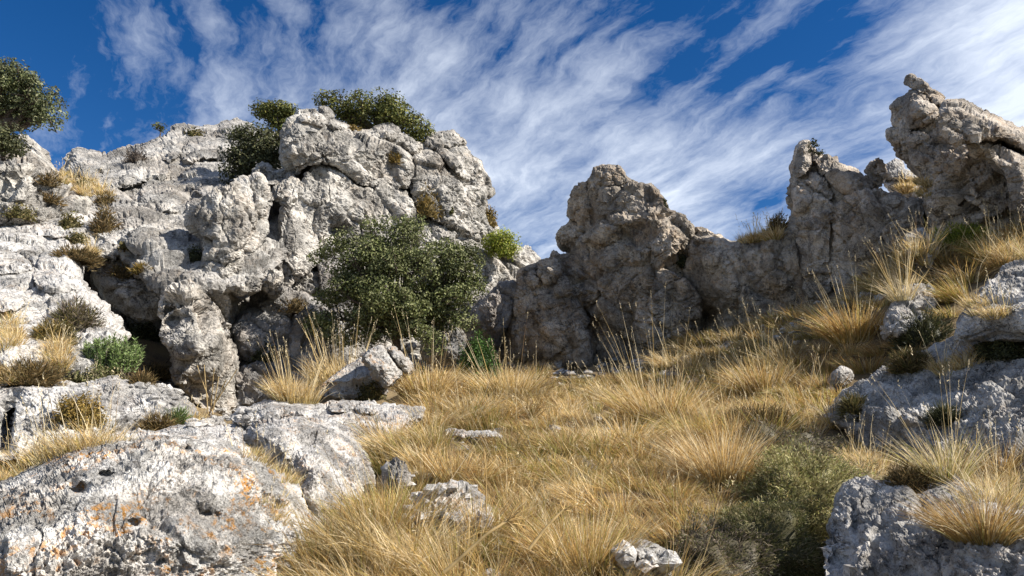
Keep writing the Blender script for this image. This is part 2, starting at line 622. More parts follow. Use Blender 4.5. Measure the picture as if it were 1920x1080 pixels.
def ground_mat():
    m, T, bs = new_mat('soil_with_litter')
    P = T.n.new('ShaderNodeNewGeometry').outputs['Position']
    a = T.noise(P, 3.0, 6, 0.65)
    b = T.noise(P, 40.0, 5, 0.7)
    c = T.mix(T.ramp(a, 0.38, 0.62), (0.075, 0.052, 0.030), (0.19, 0.135, 0.065))
    c = T.mix(T.ramp(b, 0.45, 0.70), c, (0.26, 0.20, 0.11))
    T.l.new(c, bs.inputs['Base Color'])
    bs.inputs['Roughness'].default_value = 1.0
    bp = T.new('ShaderNodeBump', {'Height': b, 'Strength': 0.8, 'Distance': 0.03})
    T.l.new(bp.outputs[0], bs.inputs['Normal'])
    return m


M_ground = ground_mat()


def plant_mat(name, trans=0.35, rough=0.6, spec=0.3):
    """colour comes from the per-leaf tint attribute"""
    m = bpy.data.materials.new(name)
    m.use_nodes = True
    T = NT(m.node_tree)
    T.n.clear()
    out = T.n.new('ShaderNodeOutputMaterial')
    at_ = T.new('ShaderNodeAttribute', attribute_name='tint')
    P = T.n.new('ShaderNodeNewGeometry').outputs['Position']
    nz = T.ramp(T.noise(P, 30.0, 2, 0.6), 0.3, 0.7, 0.78, 1.24)
    sc = T.new('ShaderNodeVectorMath', {0: at_.outputs['Color']}, operation='SCALE')
    T.l.new(nz, sc.inputs['Scale'])
    b = T.new('ShaderNodeBsdfPrincipled', {'Base Color': sc.outputs[0], 'Roughness': rough, 'Specular IOR Level': spec})
    t = T.new('ShaderNodeBsdfTranslucent', {'Color': sc.outputs[0]})
    mx = T.new('ShaderNodeMixShader', {0: trans, 1: b.outputs[0], 2: t.outputs[0]})
    T.l.new(mx.outputs[0], out.inputs[0])
    return m


M_grass = plant_mat('dry_grass_blades', 0.38, 0.55, 0.25)
M_leaf = plant_mat('shrub_leaves', 0.22, 0.55, 0.22)
M_bark = limestone('bark', (0.13, 0.10, 0.08), (0.07, 0.055, 0.045), 0.5, 0, 0, 6.0, 0.8)

# ------------------------------------------------------------------ terrain
GP = [  # (px, py, d) points of the ground in the photograph
    (700, 1080, 3.2), (960, 1080, 3.1), (1250, 1080, 3.1), (1500, 1080, 3.2), (1900, 1080, 3.3),
    (700, 910, 4.6), (960, 910, 4.5), (1250, 910, 4.5), (1500, 930, 4.1), (1900, 930, 4.1),
    (760, 815, 6.3), (960, 815, 6.4), (1250, 820, 6.2), (1500, 815, 5.9), (1700, 830, 5.6), (1920, 800, 5.4),
    (800, 745, 9.0), (960, 745, 9.5), (1250, 745, 9.2), (1500, 730, 8.0), (1700, 690, 7.0), (1920, 660, 6.5), (1920, 560, 7.5),
    (900, 718, 12.5), (1150, 712, 12.0), (1250, 690, 11.6), (1330, 648, 11.2), (1500, 590, 10.4), (1600, 552, 9.8), (1720, 508, 9.2), (1900, 440, 8.6),
    (30, 910, 5.6), (200, 870, 5.8), (30, 1080, 4.2), (350, 1080, 4.4), (400, 870, 6.4), (560, 820, 7.4),
    (350, 800, 9.2), (500, 790, 10.5), (630, 752, 10.0), (60, 745, 9.6), (250, 740, 10.4), (450, 775, 12.2), (650, 728, 13.0),
    (60, 640, 12.4), (250, 650, 12.5)]


def tps_fit(P, z, lam=0.02):
    n = len(P)
    r = np.linalg.norm(P[:, None] - P[None], axis=2)
    K = np.where(r > 0, r * r * np.log(np.maximum(r, 1e-9)), 0) + lam * np.eye(n)
    A = np.zeros((n + 3, n + 3))
    A[:n, :n] = K
    A[:n, n] = 1
    A[:n, n + 1:] = P
    A[n, :n] = 1
    A[n + 1:, :n] = P.T
    sol = np.linalg.solve(A, np.concatenate([z, [0, 0, 0]]))
    return P, sol


g3 = np.array([pdir(np.float64(a), np.float64(b)) * c for a, b, c in GP])
extra = np.array([(0, -1, -1.25), (-3, -1, -1.3), (3, -1, -.9), (0, 1, -1.0), (-12, 0, -2.0), (12, 0, 0.5), (-12, 30, 3.0), (0, 30, 0.5), (14, 30, 1.5),
                  (0, 20, 1.2), (8, 20, 1.5), (-14, 14, 2.5), (14, 12, 2.4), (-12, 22, 4.0), (10, 7, 2.2), (7, 11, 2.4), (9, 10, 2.3), (5.5, 13, 2.3), (3.5, 15, 2.0), (-3, 18, 1.5), (-8, 16, 2.6)], float)
g3 = np.concatenate([g3, extra])
TP, TS = tps_fit(g3[:, :2], g3[:, 2])


def terrain_z(x, y):
    x = np.asarray(x, float)
    y = np.asarray(y, float)
    xc, yc = np.clip(x, -15, 15), np.clip(y, -3, 31)
    sh = xc.shape
    xf, yf = xc.ravel(), yc.ravel()
    z = TS[-3] + TS[-2] * xf + TS[-1] * yf
    for i in range(len(TP)):
        r2 = (xf - TP[i, 0]) ** 2 + (yf - TP[i, 1]) ** 2
        z = z + TS[i] * 0.5 * r2 * np.log(np.maximum(r2, 1e-12))
    z = z.reshape(sh)
    out = np.sqrt((x - xc) ** 2 + (y - yc) ** 2)
    return z - 0.12 * out


def build_terrain():
    k = 230
    t = np.linspace(-1, 1, k)
    sx = 9.0 * t + 420.0 * np.sign(t) * np.maximum(0, np.abs(t) - 0.0) ** 11
    u = np.linspace(0, 1, 260)
    sy = -4 + 26 * u + 900.0 * u ** 14
    X, Y = np.meshgrid(sx, sy)
    Z = terrain_z(X, Y)
    p = np.stack([X.ravel(), Y.ravel(), Z.ravel()], 1)
    lump = 0.17 * fbm(p / 1.0, 3, 5) + 0.035 * fbm(p / 0.25, 3, 6)
    p[:, 2] += lump
    ny, nx = X.shape
    a = (np.arange(ny - 1)[:, None] * nx + np.arange(nx - 1)[None]).ravel()
    Q = np.stack([a, a + 1, a + nx + 1, a + nx], 1)
    o = mesh_from('ground', p, Q, M_ground, origin=(0, 0, 0))
    tag(o, kind='structure')


build_terrain()


def ground_depth(px, py):
    dr = pdir(np.float64(px), np.float64(py))
    for d in np.arange(2.0, 16, .04):
        q = dr * d
        if q[2] < terrain_z(q[0], q[1]):
            return float(d)
    return 14.0


# ------------------------------------------------------------------ the rocks
def thing_rock(label, name, outline, d, T, w, mat, cat='rock', group=None, **kw):
    if d == 'G':
        ys = [p[1] for p in outline]
        cx = sum(p[0] for p in outline) / len(outline)
        d = ground_depth(cx, min(ys) * .15 + max(ys) * .85) - kw.pop('lift', 0.0)
    o = rock(name, outline, d, T, w, mat, **kw)
    tag(o, label, cat, group)
    return o


def blocks(parent, mat, items, name='rock_block', **common):
    """items: (outline, d, T, w, options)"""
    for it in items:
        outl, d, T, w = it[:4]
        T, w = (T, w) if len(it) > 4 and it[4].get('free') else (T * .66, w * .55)
        kw = dict(common)
        if len(it) > 4:
            kw.update(it[4])
        m = kw.pop('mat', mat)
        nm = kw.pop('name', name)
        fr_ = kw.pop('free', False)
        rock(nm, outl, d, T, w, m, parent=parent, on=None if fr_ else parent.name, **kw)


#--ROCKS--
# far left ridge and slope
ridge = thing_rock('pale jointed ridge on the far left skyline behind the shaded bushes', 'rock_ridge',
    [(126, 300), (141, 280), (158, 284), (190, 291), (214, 290), (246, 277), (274, 266), (317, 242), (334, 235), (369, 233), (401, 236),
     (433, 224), (461, 229), (493, 242), (560, 262), (580, 420), (520, 520), (420, 560), (300, 560), (220, 480), (150, 400), (110, 350)],
    'L', 1.3, 60, M_far, 'rock ridge', off=0.6, chip=0, L=1.6, step=3.2)
blocks(ridge, M_far, [
    ([(193, 312), (214, 292), (250, 297), (266, 310), (262, 330), (232, 352), (205, 356), (186, 338)], 'L', .8, 24),
    ([(393, 247), (433, 223), (461, 228), (484, 243), (476, 264), (430, 262), (402, 256)], 'L', .8, 20),
    ([(300, 276), (318, 260), (340, 266), (342, 292), (322, 308), (302, 302)], 'L', .9, 18),
    ([(336, 296), (346, 268), (366, 256), (404, 260), (436, 275), (430, 304), (382, 298), (352, 310)], 'L', .9, 22),
    ([(262, 348), (285, 333), (322, 342), (344, 368), (342, 404), (300, 402), (264, 388)], 'L', 1.0, 26),
    ([(225, 330), (262, 312), (300, 308), (322, 318), (318, 340), (280, 338), (250, 350), (228, 352)], 'L', .7, 18),
    ([(340, 320), (390, 300), (440, 305), (450, 340), (430, 370), (380, 372), (350, 350)], 'L', 1.0, 28),
    ([(345, 372), (380, 366), (420, 372), (425, 410), (390, 430), (350, 412)], 'L', .9, 25),
    ([(196, 396), (216, 372), (262, 376), (300, 400), (345, 418), (362, 440), (350, 470), (300, 474), (240, 468), (200, 436)], 'L', .9, 30, dict(ty=0)),
    ([(128, 302), (142, 281), (158, 285), (188, 293), (196, 318), (160, 332), (134, 328)], 'L', .7, 16),
    ([(150, 330), (184, 322), (196, 345), (180, 366), (150, 358)], 'L', .6, 16),
    ([(250, 275), (278, 264), (300, 262), (302, 290), (270, 305), (246, 298)], 'L', .8, 18),
], off=-0.1, L=0.9, step=2.8)

knob = thing_rock('pale rounded knoll at the left edge under the leaning tree', 'rock_knoll',
    [(-60, 262), (-20, 258), (10, 262), (46, 258), (66, 274), (80, 292), (98, 314), (118, 328), (140, 350), (170, 372), (160, 420), (60, 440), (-60, 440)],
    14.0, 1.2, 60, M_cliff, 'rock', tx=0.6, ty=0.8, L=1.3, step=3.0)

slab = thing_rock('broad smooth pale slab sloping down the left side with small brown bushes', 'rock_slope',
    [(-60, 352), (30, 350), (95, 352), (140, 362), (190, 380), (250, 402), (330, 432), (360, 450), (352, 468), (290, 478), (220, 480), (160, 496), (156, 530), (176, 556), (214, 590), (236, 620), (236, 700), (-60, 740)],
    'L', 0.9, 40, M_left, 'rock slope', chip=0, L=1.7, step=3.2, blocky=.7, off=0.35)
blocks(slab, M_left, [
    ([(-50, 392), (10, 366), (70, 362), (110, 372), (150, 392), (170, 430), (140, 452), (60, 440), (-50, 440)], 'L', .7, 40),
    ([(160, 380), (205, 372), (250, 396), (300, 420), (330, 440), (340, 468), (280, 476), (220, 470), (176, 440)], 'L', .6, 36),
    ([(-50, 432), (14, 418), (58, 428), (82, 466), (62, 484), (20, 472), (-50, 470)], 'L', .6, 26),
    ([(-50, 474), (0, 460), (42, 476), (64, 498), (52, 514), (6, 514), (-50, 520)], 'L', .7, 24, dict(off=-.7)),
    ([(58, 478), (100, 468), (142, 480), (158, 510), (152, 544), (112, 550), (72, 545), (54, 522), (64, 500)], 'L', .75, 28, dict(off=-.45)),
    ([(-50, 542), (20, 534), (52, 550), (46, 576), (10, 588), (-50, 588)], 'L', .6, 22, dict(off=-.5)),
    ([(-40, 620), (40, 616), (84, 630), (92, 660), (40, 684), (-40, 680)], 'L', .5, 26, dict(off=-.3)),
], off=-0.3, L=0.9, step=2.8, blocky=.8)

hump = thing_rock('big smooth round rock lying half in shadow left of the pillar', 'rounded_rock',
    [(150, 486), (198, 476), (256, 484), (300, 472), (336, 474), (352, 500), (352, 550), (318, 590), (280, 606), (240, 596), (204, 570), (182, 536), (166, 510)],
    13.3, 1.0, 46, M_left, 'rock', tx=0.15, ty=.6, L=1.3, step=2.8, blocky=.6)
wedge = thing_rock('white sloping rock below the brushwood, just above the bright green bush', 'sloping_rock',
    [(36, 578), (60, 552), (110, 544), (172, 544), (204, 580), (230, 612), (232, 650), (150, 660), (80, 636), (38, 612)],
    10.6, .8, 34, M_left, 'rock', ty=1.0, L=1.1, step=2.8, blocky=.7)

ledge = thing_rock('long white rock ledge at the left edge with one brown bush growing on it', 'rock_ledge',
    [(-60, 716), (60, 720), (150, 722), (196, 708), (214, 704), (240, 716), (296, 724), (326, 736), (352, 756), (376, 776), (352, 796), (290, 806),
     (200, 830), (120, 850), (40, 866), (-60, 872)],
    7.2, .75, 60, M_left, 'rock ledge', tx=0.15, ty=0.9, L=1.0, step=2.6, blocky=.7,
    cracks=[([(20, 770), (14, 800), (10, 840)], 8, .6)], bumps=[(225, 725, 26, 14, 0, .18), (300, 750, 40, 22, 20, .2)])

# main cliff
cliff = thing_rock('massive pale limestone cliff left of centre with bushes growing on its top', 'cliff',
    [(524, 276), (530, 238), (552, 216), (600, 212), (624, 226), (646, 236), (686, 250), (732, 240), (756, 248), (786, 268), (830, 262), (872, 275),
     (893, 300), (910, 330), (912, 372), (914, 392), (932, 425), (950, 450), (985, 468), (1002, 510), (985, 560), (950, 640), (900, 700), (640, 720),
     (560, 770), (430, 780), (420, 640), (400, 560), (430, 480), (440, 400), (470, 340), (540, 336)],
    16.2, 1.1, 60, M_cliff, 'cliff', tx=0.90, ty=0.35, L=1.5, step=3.0, seed=5,
    cracks=[([(520, 330), (516, 380), (512, 430), (500, 480), (494, 520), (530, 560)], 13, 1.3), ([(545, 340), (575, 312), (610, 306), (652, 322), (672, 345), (740, 358), (768, 346)], 7, .7),
            ([(676, 360), (668, 410), (672, 450)], 6, .7), ([(770, 300), (764, 346), (784, 392)], 6, .6), ([(600, 400), (606, 450), (590, 500)], 8, .8)])
blocks(cliff, M_cliff, [
    # head block
    ([(523, 278), (530, 237), (552, 214), (592, 224), (616, 238), (642, 238), (692, 252), (732, 268), (768, 286), (780, 318), (768, 346), (742, 358),
      (700, 350), (668, 344), (648, 320), (610, 307), (576, 312), (548, 338), (532, 312)], 15.6, 1.1, 46,
     dict(tx=.45, ty=.5, L=1.4, seed=31, cracks=[([(572, 232), (590, 280), (560, 312)], 4, .12), ([(524, 256), (560, 262), (600, 250)], 3, .1)])),
    ([(550, 216), (556, 203), (588, 200), (606, 216), (616, 232), (600, 242), (568, 232)], 15.5, .7, 14),
    ([(594, 203), (604, 199), (618, 202), (625, 222), (614, 230), (600, 216)], 15.7, .5, 10),
    ([(604, 230), (622, 222), (646, 232), (640, 244), (616, 244)], 15.7, .5, 10),
    ([(686, 250), (703, 235), (732, 227), (753, 238), (756, 258), (728, 270), (702, 262)], 16.3, .9, 18),
    ([(748, 254), (766, 250), (782, 264), (792, 276), (776, 290), (752, 278)], 16.3, .7, 14),
    ([(722, 274), (744, 268), (770, 284), (776, 306), (764, 318), (740, 302), (726, 292)], 15.5, .6, 16),
    # cap and its stack
    ([(784, 268), (808, 254), (833, 246), (846, 243), (850, 237), (857, 246), (874, 262), (876, 276), (846, 274), (820, 278), (800, 280)], 16.9, .8, 14, dict(ty=.4)),
    ([(814, 278), (846, 272), (878, 277), (890, 290), (891, 320), (882, 342), (860, 332), (840, 312), (826, 296)], 16.9, .8, 18),
    ([(846, 300), (870, 292), (888, 304), (889, 326), (880, 342), (858, 330), (846, 316)], 16.6, .7, 14),
    ([(886, 290), (904, 304), (916, 326), (925, 346), (928, 366), (910, 380), (886, 370), (880, 344), (888, 318)], 17.3, .9, 20),
    ([(884, 340), (906, 336), (925, 350), (928, 366), (910, 380), (886, 372)], 17.0, .7, 16),
    # left rib of the face
    ([(556, 348), (576, 315), (610, 309), (648, 322), (668, 346), (702, 352), (706, 370), (690, 396), (676, 420), (676, 446), (664, 474), (622, 486),
      (588, 466), (568, 424), (556, 384)], 15.3, .9, 34, dict(tx=.6, seed=41, bumps=[(632, 432, 14, 12, 0, -.7), (600, 330, 12, 9, 0, -.25)])),
    # triangular rib
    ([(672, 452), (674, 420), (690, 376), (706, 342), (718, 336), (744, 352), (770, 370), (784, 402), (786, 436), (742, 470), (692, 478)], 15.6, .9, 36,
     dict(tx=.9, seed=43)),
    # right face
    ([(766, 300), (792, 280), (824, 284), (838, 312), (866, 342), (884, 376), (896, 410), (902, 442), (880, 452), (850, 432), (812, 420), (778, 384), (762, 344)],
     16.4, .9, 36, dict(tx=.7, seed=47, cracks=[([(775, 300), (772, 350), (790, 380)], 4, .15)])),
    ([(776, 390), (812, 408), (850, 428), (884, 452), (930, 480), (958, 512), (946, 560), (880, 600), (820, 560), (786, 480)], 16.0, .9, 40,
     dict(tx=.9, ty=.9, seed=53, bumps=[(878, 436, 14, 16, 10, -.8)])),
    # middle pillar beside the chimney
    ([(536, 372), (556, 344), (574, 360), (592, 400), (600, 440), (596, 484), (580, 510), (556, 530), (534, 552), (520, 520), (516, 470), (522, 410)],
     15.4, .9, 30, dict(tx=.3, seed=59, L=1.2)),
    ([(514, 330), (540, 318), (566, 340), (560, 372), (530, 392), (512, 372)], 15.7, .6, 22),
    ([(474, 330), (484, 308), (494, 304), (508, 310), (514, 320), (538, 318), (544, 336), (514, 348), (486, 346)], 15.2, .7, 16),
    # foot in shadow, its shade also put into the darker stone colour
    ([(430, 612), (456, 584), (498, 568), (544, 588), (566, 640), (556, 690), (504, 700), (452, 676)], 13.3, .7, 22, dict(mat=M_cliff_shade, ty=.2, tx=.6, free=True)),
    ([(540, 596), (592, 556), (640, 600), (668, 650), (650, 700), (580, 755), (536, 730)], 13.4, .7, 24, dict(mat=M_cliff_shade, ty=.2, tx=.6, free=True)),
    ([(444, 690), (500, 676), (560, 700), (560, 760), (500, 790), (440, 786)], 12.5, .6, 20, dict(mat=M_cliff_shade, tx=.6, ty=.2, free=True)),
    ([(588, 478), (630, 470), (680, 500), (700, 560), (680, 640), (630, 620), (600, 560)], 15.3, .9, 36, dict(mat=M_cliff_shade)),
    ([(470, 560), (500, 540), (560, 548), (600, 566), (570, 600), (500, 600)], 13.8, .6, 16, dict(mat=M_cliff_shade, tx=.6, ty=.5, free=True)),
], L=1.0, step=2.6, ty=.35)

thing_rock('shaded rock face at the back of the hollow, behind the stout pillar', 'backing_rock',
    [(90, 440), (200, 420), (420, 420), (470, 520), (460, 720), (300, 740), (180, 700), (110, 600)], 15.0, .8, 50, M_cliff_shade, 'rock face', tx=.3, ty=.3, L=1.2, step=3.2)
lobe = thing_rock('tall pale rock lobe standing left of the dark chimney in the cliff', 'rock_pillar',
    [(361, 412), (371, 384), (398, 360), (424, 356), (446, 343), (470, 330), (488, 322), (504, 345), (513, 366), (508, 400), (508, 428), (496, 456),
     (478, 478), (462, 514), (444, 518), (436, 560), (430, 620), (404, 570), (374, 534), (368, 514), (382, 486), (374, 450)],
    13.2, 1.1, 50, M_cliff, 'rock pillar', tx=.8, ty=.3, L=1.3, step=2.5, seed=61,
    cracks=[([(446, 345), (458, 390), (470, 420)], 4, .12), ([(380, 486), (430, 498), (456, 480)], 5, .12)], bumps=[(478, 400, 18, 60, 10, .25)])
pillar = thing_rock('stout rounded rock pillar left of centre, leaning over the shaded hollow', 'rock_pillar',
    [(368, 529), (334, 536), (310, 552), (297, 584), (295, 612), (297, 640), (312, 658), (320, 684), (316, 712), (348, 742), (372, 768), (408, 780),
     (440, 776), (446, 726), (443, 668), (428, 622), (420, 590), (404, 560)],
    11.5, 1.1, 52, M_cliff, 'rock pillar', tx=.8, ty=.2, L=1.1, step=2.4, seed=67,
    cracks=[([(300, 590), (345, 560), (385, 560)], 4, .10), ([(395, 570), (418, 620)], 4, .15)],
    bumps=[(360, 640, 40, 30, 0, .25), (330, 600, 14, 14, 0, -.15), (410, 690, 20, 50, 0, .2)])
thing_rock('small pale boulder wedged beside the pillar below the chimney, nearer the pillar', 'boulder',
    [(430, 546), (436, 522), (458, 514), (478, 518), (494, 530), (488, 548), (456, 556), (436, 556)], 12.6, .6, 18, M_cliff, 'boulder', L=.6, step=2.2)
thing_rock('small pale boulder at the mouth of the chimney, brown twigs on its top', 'boulder',
    [(478, 524), (494, 504), (512, 498), (530, 514), (532, 540), (520, 560), (498, 552), (484, 540)], 13.0, .6, 18, M_cliff, 'boulder', L=.6, step=2.2)
shoulder = thing_rock('sunlit rock shoulder under the bright yellow green bush right of the cliff', 'rock_shoulder',
    [(884, 560), (880, 500), (900, 470), (916, 440), (940, 440), (962, 456), (978, 458), (992, 456), (1004, 468), (1024, 494), (1050, 540), (1040, 600), (960, 600)],
    19.0, 1.2, 60, M_cliff, 'rock shoulder', tx=.5, ty=1.2, L=1.3, step=2.8)
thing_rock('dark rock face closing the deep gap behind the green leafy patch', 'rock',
    [(830, 600), (880, 560), (940, 540), (1000, 540), (1020, 640), (1010, 760), (900, 790), (830, 740)], 17.0, .8, 50, M_cliff_shade, 'rock', L=1.0, step=3)
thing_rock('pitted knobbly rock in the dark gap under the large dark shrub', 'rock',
    [(786, 650), (800, 622), (822, 614), (850, 612), (872, 620), (880, 640), (862, 676), (830, 690), (796, 680)], 13.2, .7, 26, M_cliff_shade, 'rock', L=.5, step=2.4, pit=1.0)
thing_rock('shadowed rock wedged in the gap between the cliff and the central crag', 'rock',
    [(860, 600), (900, 560), (930, 532), (968, 528), (976, 556), (960, 600), (930, 660), (880, 690), (862, 650)], 15.4, .9, 36, M_cliff_shade, 'rock', L=.9, step=2.6)

# centre crag
crag = thing_rock('dark brown central crag with a jagged top against the sky', 'crag',
    [(1034, 470), (1060, 480), (1090, 440), (1140, 400), (1230, 400), (1290, 440), (1310, 500), (1320, 560), (1310, 660), (1260, 720), (1200, 760), (1100, 770),
     (1030, 760), (1000, 660), (1010, 560)],
    15.2, .8, 50, M_crag, 'crag', tx=-.75, ty=-.05, L=1.4, step=2.8, seed=71)
blocks(crag, M_crag, [
    ([(1039, 436), (1064, 408), (1067, 378), (1076, 352), (1084, 338), (1103, 339), (1110, 317), (1126, 309), (1148, 309), (1162, 307), (1172, 328), (1200, 344),
      (1219, 342), (1238, 361), (1255, 391), (1280, 398), (1296, 414), (1302, 440), (1286, 458), (1254, 484), (1236, 508), (1190, 522), (1130, 506),
      (1064, 480), (1041, 456)], 14.2, 1.35, 66,
     dict(tx=-.65, ty=-.15, L=1.1, seed=73, cracks=[([(1100, 330), (1108, 380), (1112, 420)], 3.5, .14), ([(1130, 318), (1160, 350), (1200, 372)], 3.5, .12),
          ([(1105, 345), (1140, 350), (1180, 345)], 3, .1), ([(1050, 470), (1130, 470), (1200, 430)], 16, .3)],
          bumps=[(1170, 440, 60, 25, -20, -.35), (1225, 400, 26, 16, 20, .25)])),
    ([(1108, 330), (1112, 316), (1127, 309), (1162, 307), (1174, 328), (1168, 350), (1140, 354), (1116, 346)], 14.2, .8, 20, dict(tx=-.5, L=.6)),
    ([(1196, 352), (1218, 343), (1240, 362), (1256, 392), (1240, 406), (1214, 392), (1198, 372)], 13.9, .6, 18, dict(tx=-.5, L=.6)),
    ([(1236, 410), (1256, 394), (1280, 398), (1296, 414), (1302, 438), (1284, 456), (1262, 480), (1242, 484), (1236, 450)], 13.5, .8, 22, dict(tx=-.5, L=.6)),
    ([(1046, 474), (1062, 472), (1110, 488), (1184, 504), (1240, 496), (1296, 530), (1322, 580), (1262, 640), (1214, 656), (1166, 622), (1116, 596), (1082, 574), (1062, 526)],
     14.2, 1.1, 60, dict(tx=-.7, ty=-.5, L=1.2, seed=79, bumps=[(1190, 590, 18, 60, 10, -.35), (1262, 560, 18, 50, 0, -.3), (1120, 540, 24, 50, 25, .2)])),
    ([(1090, 640), (1130, 600), (1176, 640), (1184, 700), (1130, 716), (1070, 706)], 13.3, .7, 30, dict(tx=-.6)),
    ([(1176, 640), (1230, 640), (1262, 668), (1240, 706), (1190, 712)], 13.2, .6, 24, dict(tx=-.5)),
], step=2.4)
foot = thing_rock('jointed grey brown rock buttress leaning on the left foot of the central crag', 'buttress',
    [(972, 510), (1004, 496), (1022, 483), (1034, 464), (1050, 474), (1062, 520), (1084, 570), (1110, 610), (1112, 720), (1060, 750), (1000, 750), (944, 740),
     (934, 680), (942, 624), (954, 592), (955, 562), (970, 534)],
    15.2, .8, 44, M_crag, 'buttress', tx=-.75, ty=.1, L=1.0, step=2.4, seed=83)
blocks(foot, M_crag, [
    ([(972, 512), (1000, 498), (1008, 516), (1018, 536), (996, 548), (974, 545)], 13.2, .45, 14),
    ([(1004, 496), (1024, 484), (1048, 482), (1054, 510), (1040, 530), (1018, 532), (1010, 516)], 13.25, .45, 14),
    ([(956, 566), (974, 548), (1014, 540), (1050, 534), (1064, 556), (1060, 574), (1020, 584), (980, 596), (955, 590)], 13.0, .5, 20),
    ([(940, 628), (955, 594), (1000, 586), (1052, 574), (1066, 610), (1060, 650), (1030, 672), (1000, 680), (944, 684), (936, 668)], 12.9, .7, 34, dict(L=.9, blocky=.6)),
    ([(1060, 590), (1090, 596), (1112, 640), (1110, 690), (1060, 694), (1052, 650)], 13.0, .5, 24),
], step=2.3, L=.6, tx=-.3)

wall = thing_rock('long low shaded rock wall joining the central crag to the right hand crags', 'rock_wall',
    [(1280, 470), (1296, 440), (1322, 444), (1350, 446), (1376, 458), (1404, 452), (1440, 446), (1470, 430), (1500, 420), (1560, 440), (1600, 560),
     (1560, 640), (1400, 680), (1280, 700), (1230, 680), (1260, 640), (1290, 600)],
    13.6, .8, 60, M_wall, 'rock wall', tx=-.7, ty=-.1, L=1.5, step=2.6, blocky=.55, seed=89, bumps=[(1290, 610, 50, 20, -25, -.6)])
blocks(wall, M_wall, [
    ([(1284, 448), (1296, 428), (1322, 426), (1346, 436), (1352, 452), (1330, 460), (1300, 462)], 13.4, .5, 14, dict(mat=M_crag)),
    ([(1296, 466), (1330, 450), (1366, 452), (1384, 480), (1370, 520), (1320, 526), (1296, 500)], 13.3, .55, 34),
    ([(1376, 470), (1404, 454), (1448, 444), (1490, 440), (1500, 500), (1470, 560), (1410, 560), (1380, 520)], 12.6, .5, 40, dict(seed=91)),
], L=.9, step=2.4, tx=-.7)

rcrag = thing_rock('slender notched crag right of the low wall with a tiny bush on its top', 'crag',
    [(1486, 300), (1498, 272), (1510, 266), (1521, 278), (1527, 290), (1563, 295), (1580, 308), (1604, 316), (1622, 326), (1640, 350), (1680, 364), (1734, 375),
     (1780, 420), (1790, 520), (1700, 570), (1600, 580), (1540, 600), (1500, 580), (1490, 480), (1480, 420), (1478, 370), (1483, 330)],
    12.2, .8, 44, M_spire, 'crag', tx=-.7, ty=.2, L=1.1, step=2.4, seed=97)
blocks(rcrag, M_spire, [
    ([(1484, 340), (1508, 322), (1544, 326), (1564, 356), (1566, 392), (1560, 440), (1560, 480), (1562, 540), (1540, 566), (1508, 556), (1496, 500), (1484, 460),
      (1480, 420), (1478, 372)], 11.7, .85, 34, dict(tx=-.3, L=.9, seed=101, bumps=[(1512, 400, 14, 12, 0, -.2), (1512, 452, 16, 14, 0, -.25)])),
    ([(1484, 304), (1496, 290), (1516, 292), (1524, 310), (1508, 330), (1484, 344), (1481, 326)], 11.6, .5, 14),
    ([(1496, 292), (1498, 271), (1510, 266), (1521, 278), (1524, 294), (1510, 298)], 11.7, .4, 11),
    ([(1520, 300), (1534, 292), (1563, 295), (1582, 308), (1604, 316), (1622, 328), (1640, 360), (1612, 376), (1572, 362), (1544, 330)], 11.7, .6, 24, dict(tx=-.5)),
    ([(1622, 350), (1621, 318), (1628, 304), (1644, 294), (1658, 300), (1663, 326), (1656, 348), (1636, 358)], 12.0, .6, 18),
    ([(1564, 380), (1600, 368), (1650, 356), (1690, 366), (1735, 376), (1736, 420), (1706, 460), (1650, 496), (1600, 540), (1566, 530)], 11.3, .7, 44, dict(tx=-.6, L=1.1, seed=103)),
    ([(1640, 372), (1672, 356), (1700, 372), (1692, 388), (1660, 386)], 11.0, .35, 14),
], L=.7, step=2.3, tx=-.3)
thing_rock('flat layered rocks with straw in the notch between the two right crags', 'rock_ledge',
    [(1655, 312), (1676, 298), (1692, 304), (1700, 318), (1738, 326), (1750, 350), (1744, 380), (1700, 376), (1668, 360), (1656, 336)],
    13.4, .6, 20, M_left, 'rock ledge', ty=1.0, L=.6, step=2.3, cracks=[([(1660, 340), (1740, 345)], 4, .2), ([(1670, 356), (1740, 362)], 3, .15)])

